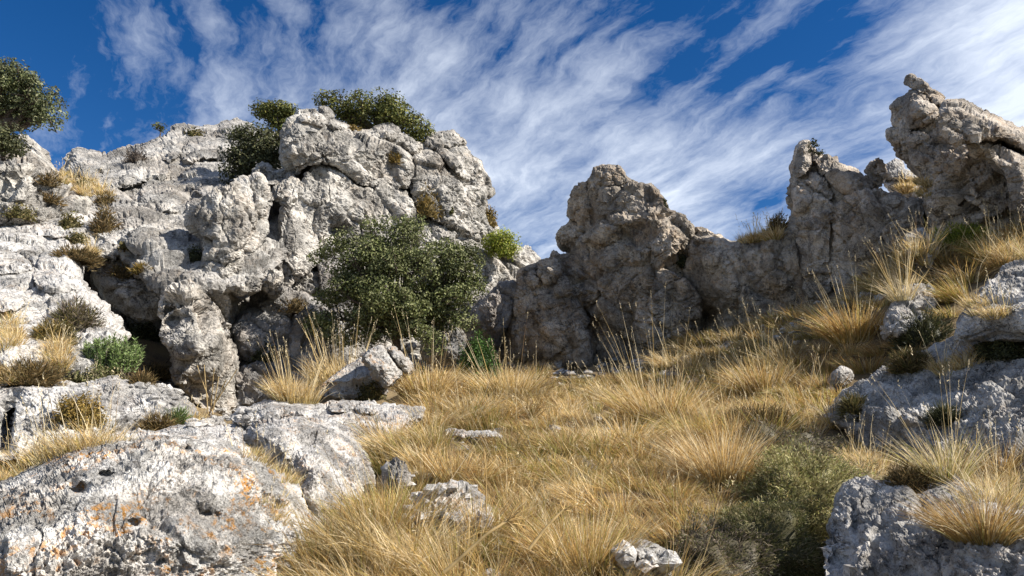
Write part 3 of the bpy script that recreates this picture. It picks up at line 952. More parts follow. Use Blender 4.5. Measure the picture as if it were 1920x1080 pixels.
spire = thing_rock('great overhanging beak of rock at the upper right with a pointed finger on top', 'crag',
    [(1700, 172), (1730, 168), (1777, 190), (1799, 189), (1828, 201), (1869, 222), (1925, 248), (1990, 270), (1990, 540), (1860, 540), (1770, 540),
     (1742, 480), (1733, 402), (1738, 366), (1733, 340), (1714, 320), (1700, 300), (1690, 250), (1690, 210)],
    10.6, .9, 60, M_spire, 'crag', tx=-.7, ty=.1, L=1.3, step=2.5, seed=107)
blocks(spire, M_spire, [
    ([(1697, 144), (1701, 138), (1711, 137), (1738, 154), (1748, 166), (1760, 170), (1778, 188), (1766, 204), (1742, 188), (1716, 172), (1704, 166), (1695, 157)], 10.2, .4, 14, dict(L=.4)),
    ([(1669, 197), (1682, 186), (1697, 179), (1708, 166), (1728, 170), (1746, 186), (1762, 206), (1756, 228), (1730, 242), (1700, 252), (1676, 238), (1671, 214)], 10.0, .7, 26, dict(L=.6)),
    ([(1661, 246), (1676, 237), (1704, 240), (1744, 244), (1754, 262), (1738, 284), (1700, 290), (1672, 276), (1661, 260)], 9.95, .65, 22, dict(L=.55)),
    ([(1671, 276), (1700, 270), (1744, 268), (1762, 300), (1750, 340), (1734, 344), (1713, 320), (1704, 304), (1684, 291)], 10.0, .6, 24),
    ([(1758, 216), (1776, 187), (1799, 189), (1828, 201), (1869, 222), (1930, 250), (1990, 275), (1990, 310), (1930, 292), (1870, 264), (1830, 266), (1786, 272), (1762, 252)],
     9.35, .7, 26, dict(L=.8, ty=.5, tx=.1, free=True)),
    ([(1736, 316), (1766, 280), (1818, 264), (1862, 290), (1900, 336), (1908, 372), (1884, 408), (1830, 424), (1752, 426), (1734, 392), (1736, 350)], 9.7, .9, 50,
     dict(L=1.2, seed=109, blocky=.8, cracks=[([(1790, 372), (1830, 400)], 3, .12)])),
    ([(1818, 264), (1870, 262), (1930, 288), (1990, 310), (1990, 440), (1920, 420), (1896, 384), (1888, 340), (1850, 296)], 8.95, .8, 40, dict(L=.9, tx=.4, ty=.6, free=True)),
], L=.7, step=2.4, tx=-.3)

# right foreground
thing_rock('upright grey rock in straw below the notch, left of the green bush', 'rock',
    [(1688, 500), (1692, 460), (1706, 438), (1728, 430), (1752, 440), (1760, 480), (1740, 520), (1700, 536)], 'G', .5, 24, M_right, 'rock', L=.6, step=2.3)
thing_rock('grey rock breaking out of the straw slope, upper of two beside the dark hollow', 'rock',
    [(1654, 606), (1666, 570), (1690, 540), (1716, 528), (1746, 530), (1762, 560), (1746, 600), (1720, 612), (1690, 634), (1660, 632)], 'G', .45, 34, M_right, 'rock', L=.45, step=2.3, ty=.5)
thing_rock('small dark rock half sunk in straw left of the hollow', 'rock', [(1546, 640), (1552, 618), (1572, 612), (1590, 622), (1592, 646), (1570, 654)], 'G', .2, 16, M_right, 'rock', L=.25, step=2.2)
thing_rock('small pointed grey rock in straw just above the big right slab', 'rock', [(1546, 734), (1558, 700), (1572, 686), (1592, 692), (1604, 708), (1586, 728), (1560, 746)], 'G', .2, 18, M_right, 'rock', L=.25, step=2.2)
thing_rock('small white stone at the left tip of the big right slab', 'stone', [(1538, 782), (1548, 766), (1572, 762), (1600, 772), (1602, 790), (1570, 796), (1544, 794)], 'G', .12, 12, M_boulder2, 'stone', L=.18, step=2.0)
rs = thing_rock('large smooth grey slab filling the right edge, mostly in shade', 'rock_slab',
    [(1548, 792), (1562, 752), (1590, 724), (1640, 694), (1690, 672), (1740, 654), (1790, 634), (1850, 620), (2150, 580), (2330, 640), (2380, 860), (2250, 1010), (1990, 1060), (1860, 1010), (1740, 950), (1660, 900), (1630, 850), (1590, 810)],
    4.8, .55, 90, M_right, 'rock slab', tx=-.28, ty=.55, L=.8, step=2.4, blocky=.6, seed=113,
    cracks=[([(1640, 694), (1600, 760), (1640, 830)], 10, .06)], bumps=[(1700, 770, 60, 30, -35, .12), (1850, 740, 70, 40, -20, .12), (1680, 850, 30, 18, -30, -.1)])
ur = thing_rock('grey rock at the right edge above the slab, below the straw crest', 'rock',
    [(1780, 640), (1792, 600), (1820, 566), (1842, 536), (1872, 506), (1910, 492), (2100, 470), (2220, 520), (2230, 620), (2100, 650), (1990, 650), (1900, 640), (1830, 640), (1800, 650)],
    5.6, .5, 60, M_right, 'rock', tx=-.2, ty=.6, L=.7, step=2.4, blocky=.7)
fr = thing_rock('hollowed grey rock in the bottom right corner with sunlit upper edges', 'rock',
    [(1536, 1130), (1550, 1040), (1552, 980), (1564, 930), (1584, 906), (1620, 896), (1664, 898), (1704, 872), (1740, 858), (1800, 890), (1900, 950), (2050, 960), (2200, 1020), (2230, 1130)],
    2.7, .42, 90, M_right, 'rock', tx=-.12, ty=.36, L=.42, step=2.4, seed=127, blocky=.8,
    bumps=[(1570, 1045, 22, 22, 0, -.14), (1635, 940, 22, 14, 0, -.08), (1700, 1010, 50, 24, -30, .07), (1610, 1040, 12, 60, 20, .08)], cracks=[([(1600, 960), (1610, 1020), (1590, 1080)], 7, .06)])
thing_rock('dark stone at the bottom edge between dry grass and the low shrub', 'stone',
    [(1146, 1040), (1152, 1024), (1190, 1022), (1240, 1030), (1262, 1044), (1256, 1110), (1150, 1110)], 'G', .18, 20, M_right, 'stone', L=.2, step=2.0)

_rp = np.random.default_rng(3)
PITS = [(_rp.uniform(20, 560), _rp.uniform(850, 1070), _rp.uniform(4, 11), _rp.uniform(3, 7), _rp.uniform(0, 90), -_rp.uniform(.02, .05)) for _ in range(7)]
# left foreground
bould = thing_rock('huge pitted white boulder in the lower left corner spotted with orange lichen', 'boulder',
    [(-160, 1300), (-120, 950), (-40, 912), (10, 894), (60, 872), (110, 842), (160, 826), (220, 814), (300, 808), (380, 814), (430, 820), (466, 842), (500, 868),
     (532, 896), (556, 920), (572, 952), (600, 974), (607, 996), (590, 1050), (584, 1130), (540, 1260), (300, 1330)],
    3.35, 1.0, 210, M_boulder, 'boulder', tx=.10, ty=.08, L=.42, step=2.0, seed=131, blocky=.45, pit=1.5, fine=2.3, chip=.12, amp=1.25,
    bumps=[(150, 915, 16, 10, 0, -.12), (385, 962, 26, 14, 15, -.10), (200, 888, 12, 6, 0, -.07), (350, 842, 10, 6, 0, -.07), (510, 950, 40, 34, 20, -.17), (440, 880, 30, 50, -35, .05),
           (530, 935, 16, 18, 0, .09), (330, 1010, 60, 30, 20, .06)] + PITS)
thing_rock('low pale rock strip showing behind the top of the huge boulder', 'rock',
    [(270, 816), (330, 792), (400, 795), (460, 797), (520, 800), (530, 850), (430, 860), (330, 850)], 5.8, .4, 26, M_boulder2, 'rock', ty=.9, L=.4, step=2.2)
b2 = thing_rock('pale knobbly boulder just behind the huge one, its right side bulging over grass', 'boulder',
    [(462, 806), (500, 786), (560, 784), (614, 792), (656, 816), (690, 846), (708, 896), (716, 948), (704, 1000), (668, 1044), (610, 1090),
     (560, 1070), (536, 980), (505, 900), (476, 850)],
    4.85, 1.1, 100, M_boulder2, 'boulder', tx=.25, ty=.2, L=.45, step=2.2, seed=137, blocky=.6, pit=1.1, fine=1.8, chip=.4, amp=1.2,
    bumps=[(590, 900, 20, 60, 20, .10), (540, 880, 16, 50, 25, -.10), (620, 960, 22, 30, 0, -.08)])
shelf = thing_rock('flat white rock shelf behind the boulders in front of the leaning block', 'rock_shelf',
    [(430, 796), (452, 770), (480, 756), (520, 744), (560, 750), (590, 762), (640, 752), (690, 750), (730, 758), (800, 764), (796, 784), (740, 820), (710, 850), (640, 830), (540, 806)],
    6.3, .4, 30, M_boulder2, 'rock shelf', tx=.1, ty=1.6, L=.5, step=2.2, seed=139, pit=.5)
blocks(shelf, M_boulder2, [
    ([(440, 792), (456, 768), (490, 754), (524, 745), (560, 750), (590, 764), (580, 780), (530, 784), (480, 792)], 6.1, .3, 16, dict(L=.35, ty=1.2)),
    ([(612, 766), (620, 754), (650, 750), (666, 762), (652, 774), (624, 774)], 6.5, .2, 9),
    ([(664, 766), (676, 754), (696, 752), (720, 762), (712, 776), (680, 776)], 6.5, .2, 9),
], L=.3, step=2.0)

lean = thing_rock('leaning split block of grey rock with orange lichen, in the grass below the big shrub', 'leaning_block',
    [(594, 728), (612, 708), (650, 684), (682, 666), (706, 690), (722, 716), (728, 738), (700, 748), (640, 750), (600, 746)],
    8.4, .40, 10, M_block, 'rock block', tx=.3, ty=.5, L=.6, step=2.0, jag=.8, blocky=.5, seed=149)
blocks(lean, M_block, [
    ([(679, 668), (696, 654), (713, 645), (728, 660), (744, 684), (757, 700), (748, 712), (722, 732), (704, 704)], 8.15, .40, 9, dict(tx=.9, ty=.3, seed=151, free=True)),
    ([(726, 652), (738, 650), (752, 662), (770, 680), (777, 696), (762, 706), (748, 690), (734, 668)], 8.5, .35, 9, dict(tx=1.2, seed=153, free=True)),
], L=.5, step=2.0, jag=.6, blocky=.5)

thing_rock('low white stone half buried in the straw in the middle of the slope', 'stone', [(820, 822), (830, 806), (856, 802), (880, 812), (900, 806), (930, 812), (942, 826), (920, 836), (850, 834)], 'G', .2, 12, M_boulder2, 'stone', L=.25, step=2.0)
thing_rock('weathered grey rock showing through the foreground grass below the dry umbel', 'rock',
    [(744, 960), (780, 930), (820, 912), (850, 905), (884, 912), (906, 934), (924, 950), (930, 990), (880, 1010), (820, 1020), (760, 1000)], 'G', .3, 34, M_boulder2, 'rock', L=.3, step=2.0, ty=.3)
thing_rock('dark shaded stone under grass right of the knobbly boulder', 'stone', [(716, 900), (724, 868), (742, 856), (764, 866), (772, 900), (756, 930), (724, 936)], 'G', .25, 20, M_cliff_shade, 'stone', L=.25, step=2.0)
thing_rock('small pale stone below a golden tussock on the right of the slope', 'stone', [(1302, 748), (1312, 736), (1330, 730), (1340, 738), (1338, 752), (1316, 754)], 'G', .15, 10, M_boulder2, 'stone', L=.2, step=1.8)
thing_rock('small pale stone in the shade at the foot of the central crag', 'stone', [(1084, 716), (1092, 706), (1108, 704), (1116, 714), (1104, 722)], 'G', .15, 8, M_cliff_shade, 'stone', L=.2, step=1.8)
thing_rock('tiny white stone among the straw below the green patch in the gap', 'stone', [(886, 742), (892, 736), (902, 736), (906, 743), (898, 748)], 'G', .1, 6, M_boulder2, 'stone', L=.15, step=1.5, jag=.5)
#--END ROCKS--

# ------------------------------------------------------------------ finding the surface a plant grows on
bpy.context.view_layer.update()
DG = bpy.context.evaluated_depsgraph_get()


def hit(px, py, dz=0):
    dr = Vector(pdir(np.float64(px), np.float64(py))).normalized()
    ok, loc, nor, idx, ob, mx = S.ray_cast(DG, Vector((0, 0, 0)), dr)
    if not ok:
        return None, None, None
    return loc, nor, ob


# ------------------------------------------------------------------ blades and leaves
def blades(roots, dirs, length, width, bend, levels=4):
    """curved blades; returns V, list of face arrays, per-vertex blade index and position along it"""
    n = len(roots)
    side = np.cross(dirs, RNG.normal(size=(n, 3)))
    side /= np.maximum(np.linalg.norm(side, axis=1), 1e-6)[:, None]
    hz = dirs.copy()
    hz[:, 2] = 0
    hz /= np.maximum(np.linalg.norm(hz, axis=1), 1e-3)[:, None]
    V, tpos = [], []
    for k in range(levels):
        t = k / (levels - 1)
        c = roots + dirs * (length * t)[:, None] + (hz * 0.55 - np.array([0, 0, 0.75])) * (length * bend * t * t)[:, None]
        if k < levels - 1:
            w = (width * (1 - 0.65 * t) * 0.5)[:, None]
            V += [c - side * w, c + side * w]
            tpos += [t, t]
        else:
            V.append(c)
            tpos.append(1.0)
    m = len(V)
    VV = np.stack(V, 1).reshape(-1, 3)
    base = (np.arange(n) * m)[:, None]
    quads = []
    for k in range(levels - 2):
        quads.append(base + np.array([[2 * k, 2 * k + 1, 2 * k + 3, 2 * k + 2]]))
    k = levels - 2
    tris = base + np.array([[2 * k, 2 * k + 1, 2 * k + 2]])
    fl = []
    if quads:
        fl.append(np.concatenate(quads))
    fl.append(tris)
    bi = np.repeat(np.arange(n), m)
    tp = np.tile(np.array(tpos), n)
    return VV, fl, bi, tp


class Heap:
    def __init__(self):
        self.V, self.Q, self.T, self.C, self.n = [], [], [], [], 0

    def add(self, V, faces, C):
        for f in faces:
            (self.Q if f.shape[1] == 4 else self.T).append(f + self.n)
        self.V.append(V)
        self.C.append(C)
        self.n += len(V)

    def build(self, name, mat, origin=None, smooth=False):
        if not self.V:
            return None
        fl = []
        if self.Q:
            fl.append(np.concatenate(self.Q))
        if self.T:
            fl.append(np.concatenate(self.T))
        return mesh_from(name, np.concatenate(self.V), fl, mat, smooth, origin, np.concatenate(self.C))


STRAW = np.array([(0.61, 0.43, 0.17), (0.70, 0.54, 0.28), (0.52, 0.33, 0.11), (0.78, 0.66, 0.44), (0.36, 0.33, 0.09), (0.40, 0.24, 0.10), (0.26, 0.17, 0.09)])


def blade_colors(bi, tp, n, weights, dry=1.0, palette=STRAW):
    weights = list(weights) + [.9] * (len(palette) - len(weights))
    pick = RNG.choice(len(palette), size=n, p=np.array(weights) / np.sum(weights))
    c = palette[pick] * RNG.uniform(0.75, 1.2, (n, 1)) * dry
    c = c[bi]
    green = np.array([0.22, 0.22, 0.07])
    f = (1 - sstep(0.0, 0.55, tp))[:, None] * 0.45
    return c * (1 - f) + green * f


def tussock(heap, p, r, length, nb, weights=(3, 3, 2, 2, 1, 1, 1), spread=0.6, lean=(0, 0), bend=0.35, dist=5.0, stalks=0, wmul=1.0, palette=STRAW, dry=1.0, levels=4):
    p = np.asarray(p, float)
    th = RNG.uniform(0, 2 * math.pi, nb)
    rr = r * np.sqrt(RNG.uniform(0, 1, nb))
    roots = p + np.stack([rr * np.cos(th), rr * np.sin(th), -0.03 + 0 * th], 1)
    out = np.stack([np.cos(th), np.sin(th), 0 * th], 1) * (0.15 + spread * (rr / max(r, 1e-6)) + RNG.normal(0, .12, nb))[:, None]
    d = out + np.array([lean[0], lean[1], 1.0]) + RNG.normal(0, 0.10, (nb, 3))
    d /= np.linalg.norm(d, axis=1)[:, None]
    ln = length * RNG.uniform(0.45, 1.1, nb)
    w = np.maximum(0.0022, 0.00115 * dist) * RNG.uniform(0.7, 1.3, nb) * wmul
    V, fl, bi, tp = blades(roots, d, ln, w, bend * RNG.uniform(0.3, 1.6, nb), levels)
    heap.add(V, fl, blade_colors(bi, tp, nb, weights, dry, palette))
    if stalks:
        th = RNG.uniform(0, 2 * math.pi, stalks)
        roots = p + np.stack([r * .6 * np.cos(th), r * .6 * np.sin(th), 0 * th], 1)
        d = np.stack([np.cos(th) * .22, np.sin(th) * .22, 1 + 0 * th], 1) + np.array([lean[0], lean[1], 0]) + RNG.normal(0, .08, (stalks, 3))
        d /= np.linalg.norm(d, axis=1)[:, None]
        ln = length * RNG.uniform(1.3, 2.0, stalks)
        w = np.maximum(0.002, 0.0009 * dist) * np.ones(stalks)
        V, fl, bi, tp = blades(roots, d, ln, w, 0.10 * RNG.uniform(.2, 1.5, stalks), 4)
        heap.add(V, fl, blade_colors(bi, tp, stalks, (1, 4, 0, 4, 0, 0), dry))
        # seed heads: small spindles at the tips
        tips = V.reshape(stalks, -1, 3)[:, -1]
        k = 4
        rt = np.repeat(tips, k, 0) - np.repeat(d, k, 0) * (np.tile(np.arange(k), stalks) * 0.012 * max(1, dist / 5))[:, None]
        dd = np.repeat(d, k, 0) + RNG.normal(0, .5, (stalks * k, 3))
        dd /= np.linalg.norm(dd, axis=1)[:, None]
        V, fl, bi, tp = blades(rt, dd, np.full(stalks * k, .014 * max(1, dist / 5)), np.full(stalks * k, .005 * max(1, dist / 5)), np.zeros(stalks * k), 3)
        heap.add(V, fl, np.full((len(V), 3), 1) * np.array([0.66, 0.56, 0.36]) * RNG.uniform(.8, 1.1, (len(V), 1)))


def leaves(C, Nrm, size, colors, asp=0.55):
    """rhombic folded leaves around the points C"""
    n = len(C)
    a = Nrm + RNG.normal(0, .55, (n, 3))
    a /= np.linalg.norm(a, axis=1)[:, None]
    u = np.cross(a, RNG.normal(size=(n, 3)))
    u /= np.linalg.norm(u, axis=1)[:, None]
    v = np.cross(a, u)
    s = size[:, None]
    p0 = C - u * s * .5
    p1 = C + v * s * asp * .5 + a * s * .08
    p2 = C + u * s * .5
    p3 = C - v * s * asp * .5 + a * s * .08
    V = np.stack([p0, p1, p2, p3], 1).reshape(-1, 3)
    b = (np.arange(n) * 4)[:, None]
    return V, [b + np.array([[0, 1, 2, 3]])], np.repeat(colors, 4, 0)


def tube(pts, radii, seg=6):
    pts = np.asarray(pts, float)
    n = len(pts)
    V, Fq = [], []
    for i in range(n):
        t = pts[min(i + 1, n - 1)] - pts[max(i - 1, 0)]
        t /= max(np.linalg.norm(t), 1e-9)
        a = np.cross(t, (0.3, 0.9, 0.2))
        a /= np.linalg.norm(a)
        b = np.cross(t, a)
        for k in range(seg):
            th = 2 * math.pi * k / seg
            V.append(pts[i] + radii[i] * (a * math.cos(th) + b * math.sin(th)))
    for i in range(n - 1):
        for k in range(seg):
            Fq.append((i * seg + k, i * seg + (k + 1) % seg, (i + 1) * seg + (k + 1) % seg, (i + 1) * seg + k))
    return np.array(V), np.array(Fq)


def tubes_mesh(name, lines, mat, origin=None, color=(0.2, 0.15, 0.1)):
    H = Heap()
    for pts, rad, seg in lines:
        V, Q = tube(pts, rad, seg)
        H.add(V, [Q], np.tile(np.array(color), (len(V), 1)))
    return H.build(name, mat, origin, smooth=True)


def bent(a, b, k=6, wob=0.06, seed=None):
    a, b = np.asarray(a, float), np.asarray(b, float)
    L = np.linalg.norm(b - a)
    t = np.linspace(0, 1, k)[:, None]
    off = np.cumsum(RNG.normal(0, wob * L / math.sqrt(k), (k, 3)), 0)
    off -= t * off[-1]
    off[0] = 0
    return a + (b - a) * t + off


def leafy_bush(name, label, cat, base, lumps, nleaf, leaf, palette, depth_k=0.9, clump=0.16, group=None, trunk_r=0.05, limbs=18, twigs=120, asp=.55, up=.3):
    """lumps: (centre, radius) ellipsoids in metres (world) which together make the crown"""
    base = np.asarray(base, float)
    root = bpy.data.objects.new(name, None)
    root.location = base
    COL.objects.link(root)
    tag(root, label, cat, group)
    lumps = [(np.asarray(c, float), np.asarray(r, float) * np.ones(3)) for c, r in lumps]
    vol = np.array([np.prod(r) ** (2 / 3) for c, r in lumps])
    vol /= vol.sum()
    H = Heap()
    nc = max(14, int(nleaf / 190), min(150, nleaf // 45))
    which = RNG.choice(len(lumps), nc, p=vol)
    cc, cn = [], []
    for i in which:
        c, r = lumps[i]
        v = RNG.normal(size=3)
        v /= np.linalg.norm(v)
        rad = RNG.uniform(0.25, 1.0) ** 0.45
        cc.append(c + v * r * rad)
        cn.append(v)
    cc, cn = np.array(cc), np.array(cn)
    csize = clump * RNG.uniform(.6, 1.5, nc)
    per = RNG.multinomial(nleaf, csize ** 2 / (csize ** 2).sum())
    idx = np.repeat(np.arange(nc), per)
    g = RNG.normal(size=(len(idx), 3))
    g /= np.linalg.norm(g, axis=1)[:, None]
    P = cc[idx] + g * (csize[idx] * RNG.uniform(.2, 1, len(idx)) ** .5)[:, None] * np.array([1.15, 1.0, .8])
    nr = g * .6 + cn[idx] * .5 + np.array([0, 0, up])
    ct = RNG.uniform(.6, 1.4, nc)
    pk = palette[RNG.choice(len(palette), len(idx))]
    col = pk * ct[idx][:, None] * RNG.uniform(.75, 1.25, (len(idx), 1))
    V, fl, C = leaves(P, nr, leaf * RNG.uniform(.6, 1.3, len(idx)), col, asp)
    H.add(V, fl, C)
    crown = H.build('crown', M_leaf)
    adopt(crown, root)
    crown['kind'] = 'stuff'
    # limbs and twigs
    lines = []
    pick = RNG.choice(nc, min(limbs, nc), replace=False)
    allc = np.array([c for c, r in lumps]).mean(0)
    fork = base + (allc - base) * 0.35
    trunk_line = bent(base - np.array([0, 0, .1]), fork, 5, .08)
    tl = [(trunk_line, np.linspace(trunk_r, trunk_r * .75, 5), 8)]
    for i in pick:
        lines.append((bent(fork, cc[i], 6, .14), np.linspace(trunk_r * .55, trunk_r * .12, 6), 5))
    for i in RNG.choice(nc, min(twigs, nc), replace=False):
        j = pick[np.argmin(np.linalg.norm(cc[pick] - cc[i], axis=1))]
        mid = fork + (cc[j] - fork) * RNG.uniform(.4, .9)
        lines.append((bent(mid, cc[i] + cn[i] * clump * .6, 4, .12), np.linspace(trunk_r * .16, trunk_r * .05, 4), 3))
    tr = tubes_mesh('trunk', tl, M_bark)
    adopt(tr, root)
    br = tubes_mesh('branches', lines, M_bark)
    adopt(br, root)
    return root


OAK = np.array([(0.13, 0.15, 0.06), (0.10, 0.12, 0.045), (0.19, 0.205, 0.10), (0.27, 0.28, 0.16), (0.065, 0.08, 0.035)])
OAKTOP = np.array([(0.13, 0.135, 0.035), (0.095, 0.11, 0.03), (0.18, 0.17, 0.045), (0.07, 0.085, 0.025)])
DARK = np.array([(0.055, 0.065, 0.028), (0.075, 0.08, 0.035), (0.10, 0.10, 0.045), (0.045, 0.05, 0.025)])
LIME = np.array([(0.22, 0.26, 0.03), (0.30, 0.32, 0.04), (0.15, 0.20, 0.025), (0.36, 0.36, 0.07)])


def px_lumps(items, d):
    """(px, py, radius px, depth offset)"""
    out = []
    for it in items:
        px, py, r = it[:3]
        dd = d + (it[3] if len(it) > 3 else 0)
        c = at(px, py, dd)
        m = r / F * dd
        ry = it[4] / F * dd if len(it) > 4 else m
        out.append((np.array(c), np.array([m, m * .9, ry])))
    return out


# big shrub in the centre
leafy_bush('holm_oak_shrub', 'large dark green shrub with small leaves covering the foot of the cliff', 'shrub', at(742, 672, 12.6),
    px_lumps([(742, 470, 50, .2, 44), (672, 500, 58, 0, 50), (648, 560, 48, 0), (740, 540, 78, -.1, 70), (818, 505, 52, .1), (842, 545, 48, .1, 52), (690, 596, 56, -.1, 46), (765, 596, 60, -.1, 44),
              (700, 438, 22, .2, 22), (765, 432, 26, .2, 24), (872, 488, 24, .2, 34), (604, 500, 24, .1, 36), (820, 585, 36, .1), (598, 560, 20, 0, 26), (608, 606, 22, 0, 18), (888, 530, 16, .1, 20),
              (735, 410, 14, .2, 12), (650, 632, 26, -.1, 18), (800, 632, 28, -.1, 20), (858, 600, 22, .1, 20), (640, 455, 22, .1, 22), (830, 455, 22, .2, 18)], 12.6),
    52000, .052, OAK * np.array([.88, .88, .74]), clump=.19, trunk_r=.09, limbs=30, twigs=220)
leafy_bush('skyline_shrub', 'wide dark green shrub on top of the cliff against the sky, the larger one', 'shrub', at(700, 250, 18),
    px_lumps([(640, 200, 32, 0, 22), (688, 196, 36, 0, 26), (735, 212, 38, 0, 30), (768, 236, 34, 0, 26), (700, 230, 60, .3, 26), (790, 250, 18, 0, 14), (612, 196, 14, 0, 12)], 18),
    11000, .075, OAKTOP, clump=.20, trunk_r=.09, limbs=14, twigs=70)
leafy_bush('skyline_shrub', 'smaller green shrub on the skyline just left of the cliff top', 'shrub', at(528, 262, 17.6),
    px_lumps([(515, 212, 28, 0, 15), (540, 216, 22, 0, 16), (495, 206, 16, 0, 9), (526, 234, 20, 0, 14)], 17.6),
    4200, .075, OAKTOP, clump=.17, trunk_r=.06, limbs=10, twigs=50)
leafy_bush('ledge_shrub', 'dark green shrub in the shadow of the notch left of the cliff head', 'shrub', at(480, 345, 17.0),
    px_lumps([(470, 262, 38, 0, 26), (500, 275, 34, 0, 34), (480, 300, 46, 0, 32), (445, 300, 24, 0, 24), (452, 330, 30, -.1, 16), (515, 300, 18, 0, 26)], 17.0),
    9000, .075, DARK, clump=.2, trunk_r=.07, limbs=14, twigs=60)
leafy_bush('leaning_tree', 'dark holm oak leaning out from the knoll at the left edge of the sky', 'tree', at(-4, 268, 14.2),
    px_lumps([(20, 150, 44, 0, 34), (60, 178, 46, 0, 34), (85, 212, 28, 0, 24), (-20, 170, 50, 0, 50), (40, 205, 44, .1, 26), (10, 140, 30, 0, 20), (100, 228, 14, 0, 14), (0, 210, 30, 0, 18)], 14.2),
    13000, .062, OAK * .9, clump=.17, trunk_r=.16, limbs=16, twigs=90)
leafy_bush('low_bush', 'dark low bush at the foot of the leaning tree', 'shrub', at(8, 290, 12.6),
    px_lumps([(0, 262, 40, 0, 24), (22, 275, 24, 0, 18), (-20, 250, 30, 0, 22)], 12.6), 4500, .05, DARK * 1.1, clump=.14, trunk_r=.04, limbs=8, twigs=20)
leafy_bush('lime_bush', 'bright yellow green round bush on the sunlit shoulder below the skyline', 'shrub', at(942, 478, 17.4),
    px_lumps([(952, 460, 18, 0, 22), (926, 456, 18, 0, 18), (938, 442, 20, 0, 16), (940, 466, 26, 0, 18)], 17.4), 6000, .05, LIME, clump=.13, trunk_r=.04, limbs=8, twigs=20, up=.5)
leafy_bush('skyline_sprig', 'tiny dark bush perched on the tip of the notched right crag', 'shrub', at(1522, 292, 11.7),
    px_lumps([(1526, 268, 9, 0, 5), (1534, 288, 8, 0, 4), (1522, 278, 6, 0, 6), (1520, 262, 6, 0, 3)], 11.7), 260, .045, DARK, clump=.05, trunk_r=.015, limbs=8, twigs=20)
leafy_bush('skyline_sprig', 'tiny spindly bush standing alone on the far left ridge line', 'shrub', at(300, 252, 21),
    px_lumps([(298, 236, 9, 0, 4), (306, 240, 5, 0, 4)], 21), 160, .07, OAKTOP, clump=.09, trunk_r=.02, limbs=6, twigs=10)


# ------------------------------------------------------------------ small shrubs and cushions set on whatever rock is there
def cushion(name, label, px, py, w, h, palette, kind='needle', n=3500, cat='shrub', group=None, length=.09, dens=1.0, stick=0.5, seedheads=0, d=None):
    """dome of short sprigs; (px,py) is the middle of its foot, w,h in px"""
    loc, nor, ob = hit(px, py)
    if d is None:
        if loc is None:
            return None
        dep = (loc.y * math.cos(PITCH) + loc.z * math.sin(PITCH))
    else:
        dep = d
        loc = at(px, py, d)
    m = dep / F
    R, Hh = w * .5 * m, h * m
    c = np.array(loc) + np.array([0, R * .35, -Hh * .12])
    root = bpy.data.objects.new(name, None)
    root.location = Vector(c)
    COL.objects.link(root)
    tag(root, label, cat, group)
    # inner mound in place of stems, colour darkened for shade inside the foliage
    k1, k2 = 14, 22
    ph = np.linspace(0.02, math.pi * .60, k1)
    th = np.linspace(0, 2 * math.pi, k2, endpoint=False)
    PH, TH = np.meshgrid(ph, th, indexing='ij')
    dirs = np.stack([np.sin(PH) * np.cos(TH), np.sin(PH) * np.sin(TH), np.cos(PH)], -1).reshape(-1, 3)
    sd = int(abs(px * 7 + py))

    def shape(D):
        return (1 + .42 * fbm(D * 1.9 + sd * .37, 4, sd, .6) + .10 * perlin(D * 6.5 + sd, sd + 7))[:, None] * D * np.array([R, R * .9, Hh])
    tight = name == 'gorse_cushion'
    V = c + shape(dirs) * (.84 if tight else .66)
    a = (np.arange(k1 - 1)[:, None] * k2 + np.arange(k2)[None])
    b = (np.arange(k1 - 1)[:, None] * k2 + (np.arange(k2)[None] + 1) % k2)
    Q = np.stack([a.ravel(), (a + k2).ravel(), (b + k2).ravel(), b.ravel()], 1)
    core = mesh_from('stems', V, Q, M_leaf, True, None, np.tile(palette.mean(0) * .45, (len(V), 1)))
    adopt(core, root)
    H = Heap()
    if kind == 'leaf':
        length = max(.016, .0034 * dep)
        n = int(n * min(4.0, (.05 / length) ** 1.3))
    n = int(n * dens)
    D = RNG.normal(size=(n, 3))
    D[:, 2] = np.abs(D[:, 2]) * 1.0 - .25
    D /= np.linalg.norm(D, axis=1)[:, None]
    P = c + shape(D) * RNG.uniform(.84 if tight else .62, 1.03, (n, 1))
    clumpn = np.clip(.85 + .5 * perlin(D * 4.2 + sd, sd + 3) + .7 * perlin(D * 11 + sd, sd + 4), .3, 1.7)
    col = palette[RNG.choice(len(palette), n)] * RNG.uniform(.7, 1.25, (n, 1)) * clumpn[:, None]
    if kind == 'needle':
        dd = D * np.array([1, 1, .8]) + np.array([0, 0, .1 if tight else stick]) + RNG.normal(0, .42, (n, 3))
        dd /= np.linalg.norm(dd, axis=1)[:, None]
        V, fl, bi, tp = blades(P, dd, length * RNG.uniform(.5, 1.3, n), np.full(n, max(.0035, .00115 * dep)), np.full(n, .1), 3)
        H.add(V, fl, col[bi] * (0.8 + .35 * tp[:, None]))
    else:
        V, fl, C = leaves(P, D * .5 + RNG.normal(0, .6, (n, 3)) + np.array([0, 0, .3]), length * RNG.uniform(.6, 1.3, n), col, .6)
        H.add(V, fl, C)
    cr = H.build('foliage', M_leaf)
    adopt(cr, root)
    cr['kind'] = 'stuff'
    return root


